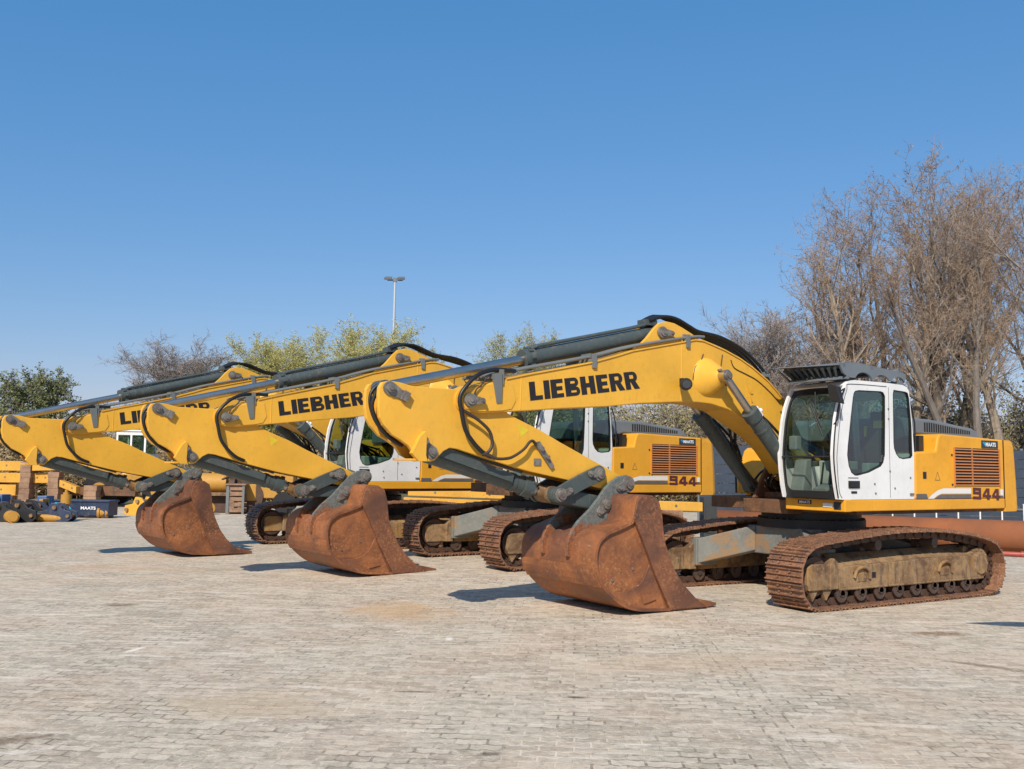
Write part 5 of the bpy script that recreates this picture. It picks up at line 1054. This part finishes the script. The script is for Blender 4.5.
# ------------------------------------------------------------------ floodlight mast
D=60.; pm=empty('floodlight_mast','tall slim grey mast with two floodlights rising behind the middle excavator','lamp post',(cx(390.5,D),D,0),0)
zt=cz(393,277,D)
w=MB(); w.cyl((0,0,0),(0,0,zt),.13,12,.07); w.build('mast',M['pipe'] if False else plain('galvanised_steel',(.55,.57,.58),.4,.3,.1),pm)
w=MB(); w.box(-.5,.5,-.04,.04,zt-.12,zt-.04); w.box(-.12,.12,-.08,.08,zt-.2,zt+.06); w.build('cross_arm',M['hoodgrey'],pm)
for sx in (-1,1):
    w=MB(); w.hexa([(sx*.42-.26,-.30,zt-.12),(sx*.42+.26,-.30,zt-.12),(sx*.42+.26,-.34,zt+.0),(sx*.42-.26,-.34,zt+.0)],[(sx*.42-.2,.22,zt+.06),(sx*.42+.2,.22,zt+.06),(sx*.42+.2,.2,zt+.2),(sx*.42-.2,.2,zt+.2)]); fl=w.build('floodlight',M['hoodgrey'],pm)
    w=MB(); w.hexa([(sx*.42-.2,-.28,zt-.13),(sx*.42+.2,-.28,zt-.13),(sx*.42+.2,-.28,zt-.125),(sx*.42-.2,-.28,zt-.125)],[(sx*.42-.17,.15,zt+.03),(sx*.42+.17,.15,zt+.03),(sx*.42+.17,.15,zt+.035),(sx*.42-.17,.15,zt+.035)]); w.build('lamp_glass',M['headlamp'],fl)

fk=empty('fork_rack','raised steel fork rack standing just beyond the right edge of the yard view','rack',(8.2,7.6,0),0)  # added out of view so its raised bars throw shadows on the paving
w=MB(); w.box(-.06,.06,-.5,-.38,0,3.2); w.box(-.5,.5,-.52,-.36,-.0,.1); w.build('post',M['hoodgrey'],fk); w=MB(); w.box(-.06,.06,.38,.5,0,3.2); w.box(-.5,.5,.36,.52,0,.1); w.build('post',M['hoodgrey'],fk)
w=MB(); w.box(.062,.12,-.6,.6,2.7,3.3); w.build('carriage',M['hoodgrey'],fk)
for y,l in ((-.42,3.25),(.44,3.6)):
    w=MB(); w.hexa([(-l,y-.02,2.95),(-l,y+.02,2.95),(-l,y+.02,2.96),(-l,y-.02,2.96)],[(-l+.5,y-.15,2.9),(-l+.5,y+.15,2.9),(-l+.5,y+.15,2.96),(-l+.5,y-.15,2.96)]); w.box(-l+.5,-.061,y-.15,y+.15,2.9,2.96); w.build('fork_tine',M['pipe'],fk)
# ------------------------------------------------------------------ trees
def bark(name,a,b):
    t=NT(name); v=t.coords(True,(1,1,.3)); n=t.noise(v,6,5,.7); t.base(t.mix(t.ramp(n,[(.35,0.),(.65,1.)]),a,b)); t.setp(Roughness=.9); t.bump(n,.6,.03); return t.m
def leafm(name,a,b,c):
    t=NT(name); g=t.node('ShaderNodeNewGeometry'); 
    try: r=g.outputs['Random Per Island']
    except Exception: r=g.outputs[0]
    col_=t.ramp(r,[(0.,a),(.5,b),(1.,c)]); t.base(col_); t.setp(Roughness=.75,Specular_IOR_Level=.2); return t.m
M['bark_pop']=bark('poplar_bark',(.34,.275,.20),(.19,.15,.11))
M['bark_dark']=bark('dark_bark',(.15,.12,.09),(.08,.065,.05))
M['bark_grey']=bark('grey_bark',(.20,.17,.14),(.12,.10,.085))
M['bark_light']=bark('pale_bark',(.34,.29,.23),(.22,.18,.14))
M['twig_red']=leafm('reddish_twig',(.27,.175,.11),(.33,.235,.16),(.27,.21,.155))
M['twig_grey']=leafm('grey_twig',(.27,.22,.185),(.34,.285,.24),(.21,.175,.15))
M['leaf_yg']=leafm('young_yellow_leaf',(.46,.42,.14),(.38,.36,.13),(.50,.43,.19))
M['leaf_ol']=leafm('olive_leaf',(.13,.16,.06),(.19,.21,.08),(.25,.25,.12))
M['leaf_g']=leafm('fresh_green_leaf',(.28,.34,.12),(.36,.38,.14),(.42,.36,.16))
class TreeB:
    def __init__(s,seed): s.r=random.Random(seed); s.tv=[];s.tf=[];s.cv=[];s.cf=[];s.lv=[];s.lf=[]
    def seg(s,P,rad,n,crown):
        V,F=(s.cv,s.cf) if crown else (s.tv,s.tf); o=len(V); u=None; m=len(P)
        for i,p in enumerate(P):
            d=(P[min(i+1,m-1)]-P[max(i-1,0)])
            d=d.normalized() if d.length>1e-6 else Vector((0,0,1))
            if u is None: u=d.orthogonal().normalized()
            else:
                u=(u-d*u.dot(d)); u=u.normalized() if u.length>1e-5 else d.orthogonal().normalized()
            w=d.cross(u)
            for k in range(n): t=2*PI*k/n; V.append(tuple(p+(u*math.cos(t)+w*math.sin(t))*rad[i]))
        for i in range(m-1):
            for k in range(n): F.append((o+i*n+k,o+i*n+(k+1)%n,o+(i+1)*n+(k+1)%n,o+(i+1)*n+k))
    def leaf(s,p,sz):
        r=s.r; a=Vector((r.gauss(0,1),r.gauss(0,1),r.gauss(0,1))).normalized(); b=a.orthogonal().normalized(); c=a.cross(b); o=len(s.lv)
        s.lv+= [tuple(p-b*sz*.5),tuple(p+c*sz*.35),tuple(p+b*sz*.6),tuple(p-c*sz*.35)]; s.lf.append((o,o+1,o+2,o+3))
    def path(s,p,d,L,n,wob,trop):
        P=[p.copy()]; d=d.normalized(); r=s.r
        for i in range(n):
            d=(d+Vector((r.gauss(0,wob),r.gauss(0,wob),r.gauss(0,wob)+trop))).normalized(); p=p+d*(L/n); P.append(p.copy())
        return P
def make_tree(seed,H,spread,cfg):
    T=TreeB(seed); r=T.r; c=cfg
    nt=c.get('stems',1)
    for st in range(nt):
        d0=Vector((r.gauss(0,c.get('lean',.04)),r.gauss(0,c.get('lean',.04)),1)); base=Vector((r.uniform(-.3,.3)*(nt>1),r.uniform(-.3,.3)*(nt>1),-.05))
        Lt=H*c.get('tl',.8)*r.uniform(.85,1); NT_=12
        P=T.path(base,d0,Lt,NT_,c.get('twob',.04),.02); r0_=H*c.get('tr',.017)/(nt**.4); rad=[r0_*(1-.85*(i/NT_)**1.1) for i in range(NT_+1)]; rad[0]*=1.35
        T.seg(P,rad,8,False)
        nl=c['limbs']
        for i in range(nl):
            t=c['start']+(1-c['start'])*((i+r.random()*.8)/nl); k=min(NT_-1,int(t*NT_)); f=t*NT_-k; p=P[k].lerp(P[k+1],min(1,max(0,f)))
            az=i*2.4+r.uniform(-.5,.5); el=c['el']+r.uniform(-.2,.25)+ .35*t
            d=Vector((math.cos(az)*math.cos(el),math.sin(az)*math.cos(el),math.sin(el)))
            envelope=math.sin(PI*min(1,max(.12,(t-c['start']*.6)/(1.08-c['start']*.6))))**c.get('env',.6)
            L=spread*(.55+.6*r.random())*envelope*c.get('ll',1.0)
            if t>.85: L=max(L,H*(1-c.get('tl',.8))*1.05)
            rl=max(.018,rad[k]*.55*r.uniform(.7,1)); n1=7; Q=T.path(p,d,L,n1,.11,c['trop']); T.seg(Q,[rl*(1-.8*j/n1) for j in range(n1+1)],5,False)
            nb=max(3,int(c['br']*(.6+.5*L/spread)))
            for j in range(nb):
                t2=.18+.82*(j+r.random())/nb; kk=min(n1-1,int(t2*n1)); p2=Q[kk].lerp(Q[kk+1],t2*n1-kk); dd=(Q[kk+1]-Q[kk]).normalized()
                d2=(dd+Vector((r.gauss(0,.55),r.gauss(0,.55),r.gauss(0,.45)+.15))).normalized(); L2=L*(.30+.28*r.random())*(1.15-.5*t2)+.25
                n2=5; Q2=T.path(p2,d2,L2,n2,.14,c['trop']*.8); rb=max(.008,rl*.35*(1-.5*t2)); T.seg(Q2,[rb*(1-.75*m/n2) for m in range(n2+1)],3,True)
                for m in range(c['tw']):
                    t3=.15+.85*(m+r.random())/c['tw']; k3=min(n2-1,int(t3*n2)); p3=Q2[k3].lerp(Q2[k3+1],t3*n2-k3); d3=((Q2[k3+1]-Q2[k3]).normalized()+Vector((r.gauss(0,.6),r.gauss(0,.6),r.gauss(0,.5)+.12))).normalized()
                    L3=(.22+.35*r.random())*c.get('twl',1.)*(.6+.4*min(1.,L2)); Q3=T.path(p3,d3,L3,3,.16,.06); T.seg(Q3,[c['rt'],c['rt']*.8,c['rt']*.6,c['rt']*.35],3,True)
                    for q in range(c['tt']):
                        t4=r.random(); k4=min(2,int(t4*3)); p4=Q3[k4].lerp(Q3[k4+1],t4*3-k4); d4=Vector((r.gauss(0,1),r.gauss(0,1),r.gauss(.3,1))).normalized(); L4=(.10+.2*r.random())*c.get('twl',1.)
                        Q4=[p4,p4+d4*L4*.5,p4+(d4+Vector((0,0,.25))).normalized()*L4]; T.seg(Q4,[c['rt']*.6,c['rt']*.5,c['rt']*.25],3,True)
                        for u in range(c.get('lf',0)): T.leaf(Q4[-1].lerp(p4,r.random())+Vector((r.gauss(0,.04),r.gauss(0,.04),r.gauss(0,.04))),c['ls']*r.uniform(.6,1.3))
    return T
def fastmesh(name,V,F,mats,split=None):
    me=bpy.data.meshes.new(name); me.from_pydata(V,[],F); 
    for m in mats: me.materials.append(m)
    if split is not None:
        a=np.zeros(len(F),dtype=np.int32); a[split:]=1; me.polygons.foreach_set('material_index',a)
    me.update(); return me
def tree_meshes(seed,H,spread,cfg,mb,mt,ml=None):
    T=make_tree(seed,H,spread,cfg); zs=max(v[2] for v in T.cv); k=H/zs
    sc3=lambda L:[(v[0],v[1],v[2]*k) for v in L]
    tr=fastmesh('trunk',sc3(T.tv),T.tf,[mb]); o=len(T.cv); V=T.cv+T.lv; F=T.cf+[tuple(i+o for i in f) for f in T.lf]
    cr=fastmesh('crown',sc3(V),F,[mt,ml or mt],len(T.cf)); return tr,cr,H
def place_tree(tm,px,D,py,rz,label,name='bare_tree',grp=None,sx=1.,cat='tree'):
    tr,cr,H=tm; h=cz(px,py,D); s=h/H
    r=empty(name,label,cat,(cx(px,D),D,0),rz,grp); r.scale=(s*sx,s*sx,s)
    for n,me in (('trunk',tr),('crown',cr)):
        o=bpy.data.objects.new(n,me); col.objects.link(o); o.parent=r
    return r
POP=dict(limbs=17,start=.36,el=.85,trop=.075,br=9,tw=8,tt=3,rt=.0085,twl=1.05,lf=1,ls=.055,tl=.9,tr=.018,twob=.035,lean=.05,env=.32,ll=1.1)
P1_=tree_meshes(11,15,4.2,POP,M['bark_pop'],M['twig_red'],M['twig_red'])
P2_=tree_meshes(12,15,4.6,dict(POP,start=.42,limbs=14,el=.95,twob=.045),M['bark_pop'],M['twig_red'],M['twig_red'])
P3_=tree_meshes(15,15,4.0,dict(POP,stems=2,start=.33,limbs=11,lean=.13),M['bark_grey'],M['twig_red'],M['twig_red'])
P4_=tree_meshes(19,15,4.4,dict(POP,start=.4,limbs=13,el=.75),M['bark_dark'],M['twig_grey'],M['twig_red'])
BU=dict(limbs=12,start=.10,el=.6,trop=.06,br=8,tw=7,tt=4,rt=.011,twl=1.3,lf=0,ls=.07,tl=.8,tr=.013,stems=4,lean=.22,twob=.07)
B1_=tree_meshes(37,9,3.4,dict(BU,br=10,tw=9,tt=5,env=.4,trop=.05,stems=3,limbs=15,lean=.12,rt=.009),M['bark_grey'],M['twig_grey'])
B2_=tree_meshes(33,9,3.2,dict(BU,lf=1,ls=.06),M['bark_grey'],M['twig_red'],M['twig_red'])
W1_=tree_meshes(41,10,3.8,dict(BU,lf=6,ls=.062,twl=1.3,br=10,tw=8,tt=4,env=.4,rt=.008,trop=.05),M['bark_grey'],M['leaf_yg'],M['leaf_yg'])
W2_=tree_meshes(44,10,3.6,dict(BU,lf=5,ls=.06,twl=1.3,br=10,tw=8,env=.45,rt=.008,stems=3,lean=.12,limbs=14),M['bark_grey'],M['twig_grey'],M['leaf_g'])
O1_=tree_meshes(57,7.5,3.1,dict(BU,lf=6,ls=.10,limbs=30,start=.06,el=.45,stems=1,lean=.03,twob=.03,tw=8,tt=3,env=.45,br=9,trop=.03,tr=.02),M['bark_dark'],M['bark_grey'],M['leaf_ol'])
GP='bare tall trees behind the nearest excavator'
spec=[(P1_,868,40,186,0.3,'tall bare tree with pale trunk right above the nearest cab roof',1.),
(P2_,905,44,172,1.7,'tall bare tree whose trunk rises just right of the nearest cab',1.),
(P4_,940,42,160,2.6,'tall bare tree standing above the grey hood of the nearest excavator',.95),
(P1_,957,49,150,4.0,'highest bare tree, with slender dark trunk, above the engine body of the nearest excavator',.95),
(P3_,975,39,172,.9,'thick-trunked bare tree forking low over the nearest counterweight',1.),
(P2_,1009,43,178,5.1,'bare tree with straight trunk near the right edge',.95),
(P4_,1046,40,165,.4,'bare tree at the right edge, its trunk just cut off',1.),
(P3_,842,46,215,2.2,'slightly lower bare tree left of the tall group, over the cab roof guard',1.05),
(P1_,812,45,278,3.3,'low spreading bare tree with pale branches reaching left of the cab roof',1.5),
(P2_,988,49,162,.1,'tall bare tree behind the thick forked trunk, over the name badge',1.),
(P2_,1085,45,190,3.0,'bare tree beyond the right edge with branches reaching in',1.)]
spec+=[(P3_,890,48,170,3.9,'slim bare tree between the pale trunked tree and the one right of the cab',1.),
(P1_,925,52,150,2.2,'farther bare tree filling the gap above the engine hood',1.15),
(P4_,1022,49,160,1.3,'farther bare tree filling the gap near the right edge',1.1),
(P2_,958,54,158,3.6,'farthest bare tree, seen between the two tallest trunks',1.15)]
spec+=[(P3_,826,47,222,5.3,'broad bare tree whose crown spreads left of the cab roof guard',1.45)]
for tm,px,D,py,rz,lb,sx in spec: place_tree(tm,px,D,py-4,rz,lb,'bare_tree',GP,sx*1.1)
GB='bare bushy trees'
for tm,px,D,py,rz,lb,sx in ((B2_,783,47,336,.5,'brown bushy bare tree directly left of the nearest cab roof guard',1.1),(B1_,755,52,342,2.1,'grey bushy bare tree above the curved end of the nearest boom',1.1),
 (B1_,722,55,385,1.1,'low grey bushy tree showing under the boom beside the lift cylinder',1.2),
 (B1_,176,60,330,.2,'rounded bare grey tree between the evergreen and the willows',1.6),(B2_,232,62,350,1.4,'low brownish bare tree just right of the rounded grey one',.95),(B1_,497,64,352,2.5,'small bare tree left of the yellow green one over the nearest boom',.8),(B2_,572,64,352,.9,'bare brownish tree right of the yellow green one, mostly behind the stick cylinder',.9)):
    place_tree(tm,px,D,py,rz,lb,'bushy_tree',GB,sx)
place_tree(B1_,793,43,292,4.4,'wide low crowned bare tree reaching furthest left of the tall group','bushy_tree',GB,1.3)
GW='willows coming into leaf'
for tm,px,D,py,rz,lb,sx in ((W1_,283,60,333,.3,'yellow green willow left of the floodlight mast, lower of the two',1.15),(W1_,352,58,315,2.4,'tallest yellow green willow, right beside the floodlight mast',1.15),(W2_,385,61,333,1.0,'sparser willow directly behind the floodlight mast',1.1),(W2_,528,60,323,.2,'fresh green willow rising over the stick cylinder of the nearest excavator',1.15),(W2_,258,64,340,3.2,'thin greenish willow between the bare trees and the lower yellow willow',1.1)):
    place_tree(tm,px,D,py,rz,lb,'willow',GW,sx)
place_tree(O1_,44,55,363,.6,'olive green evergreen tree at the left above the farthest arm','evergreen_tree','evergreens at the left',1.15)
place_tree(O1_,-4,56,405,2.6,'low olive evergreen cut by the left edge','evergreen_tree','evergreens at the left',1.1)
# undergrowth
def thicket(name,label,x0,x1,y0,y1,h0,h1,n,mats,seed,leaf=.08,lean=.35):
    T=TreeB(seed); r=T.r
    for i in range(n):
        x=r.uniform(x0,x1); y=r.uniform(y0,y1); H=r.uniform(h0,h1)*(0.8+.25*math.sin(x*.9+seed)+.12*math.sin(x*2.3)); d=Vector((r.gauss(0,lean),r.gauss(0,lean),1))
        P=T.path(Vector((x,y,-.05)),d,H,6,.12,-.01); T.seg(P,[.035*(1-.8*k/6) for k in range(7)],3,True)
        for j in range(9):
            t=r.uniform(.15,1); k=min(5,int(t*6)); p=P[k].lerp(P[k+1],t*6-k); d2=Vector((r.gauss(0,.8),r.gauss(0,.8),r.gauss(.4,.5))).normalized(); Q=T.path(p,d2,r.uniform(.5,1.3),3,.2,.0); T.seg(Q,[.014,.011,.009,.004],3,True)
            for m in range(4):
                q=Q[r.randrange(1,4)]; d3=Vector((r.gauss(0,1),r.gauss(0,1),r.gauss(.3,.8))).normalized(); T.seg([q,q+d3*r.uniform(.2,.5)],[.008,.003],3,True)
                for u in range(2): T.leaf(q+Vector((r.gauss(0,.18),r.gauss(0,.18),r.gauss(0,.18))),leaf*r.uniform(.6,1.4))
    o=len(T.cv); me=fastmesh(name,T.cv+T.lv,T.cf+[tuple(i+o for i in f) for f in T.lf],mats,len(T.cf)); ob=bpy.data.objects.new(name,me); col.objects.link(ob)
    tag(ob,label,'undergrowth',kind='stuff'); return ob
M['brush']=leafm('dry_brush_leaf',(.33,.28,.12),(.24,.22,.09),(.42,.34,.19))
M['reed']=leafm('dry_reed',(.34,.25,.13),(.27,.19,.10),(.42,.32,.18))
thicket('undergrowth','tangled brown and olive undergrowth behind the nearest and middle excavators',0,34,50,57,4.4,7.0,3600,[M['twig_grey'],M['brush']],5,.14)
thicket('undergrowth','low dense bramble along the yard edge at the right',6,32,46,49,1.2,3.4,900,[M['twig_red'],M['brush']],6,.12,.5)
thicket('undergrowth','brown hedge far behind the left and farthest excavators',-40,0,62,67,2.6,4.6,1500,[M['twig_grey'],M['brush']],7,.14)
thicket('dry_reeds','pale dry reeds behind the yellow beam stacks',-27,-9,44,48,1.9,3.3,1100,[M['reed'],M['reed']],8,.14,.12)
# far wooded bank closes the horizon
w=MB(); N=60; vs=[]
for i in range(N+1):
    x=-220+440*i/N; h=2.6+.8*math.sin(i*.9)+.5*math.sin(i*2.3); vs+= [(x,150,-.3),(x,156,h),(x,170,-.3)]
w.add(vs,[(i*3+k,(i+1)*3+k,(i+1)*3+k+1,i*3+k+1) for i in range(N) for k in range(2)],None,True); tag(w.build('wooded_bank',dirt_mat()),kind='structure')

# ------------------------------------------------------------------ light
AZ=(-.27,-.963); EL=R(38.5)
sd=Vector((AZ[0]*math.cos(EL),AZ[1]*math.cos(EL),math.sin(EL))).normalized()
sl=bpy.data.lights.new('sun','SUN'); sl.energy=4.5; sl.angle=R(.53); sl.color=(1,.935,.835); so=bpy.data.objects.new('sun',sl); col.objects.link(so); so.rotation_euler=(-sd).to_track_quat('-Z','Y').to_euler()
wd_=bpy.data.worlds.new('World'); sc.world=wd_; wd_.use_nodes=True; nt=wd_.node_tree; bg=nt.nodes['Background']; sky=nt.nodes.new('ShaderNodeTexSky'); sky.sky_type='NISHITA'; sky.sun_disc=False
sky.sun_elevation=EL; sky.sun_rotation=math.atan2(AZ[0],AZ[1]); sky.air_density=1.3; sky.dust_density=.35; sky.ozone_density=9.; sky.altitude=0
hs=nt.nodes.new('ShaderNodeHueSaturation'); hs.inputs['Saturation'].default_value=1.03; nt.links.new(sky.outputs[0],hs.inputs['Color']); ma=nt.nodes.new('ShaderNodeVectorMath'); ma.operation='MULTIPLY_ADD'; ma.inputs[1].default_value=(.95,.62,.50); ma.inputs[2].default_value=(-.08,.95,2.55); nt.links.new(hs.outputs[0],ma.inputs[0]); mx=nt.nodes.new('ShaderNodeVectorMath'); mx.operation='MAXIMUM'; nt.links.new(ma.outputs[0],mx.inputs[0]); nt.links.new(mx.outputs[0],bg.inputs[0]); bg.inputs[1].default_value=.112
sc.view_settings.view_transform='Standard'; sc.view_settings.look='None'; sc.view_settings.exposure=.18; sc.view_settings.gamma=1
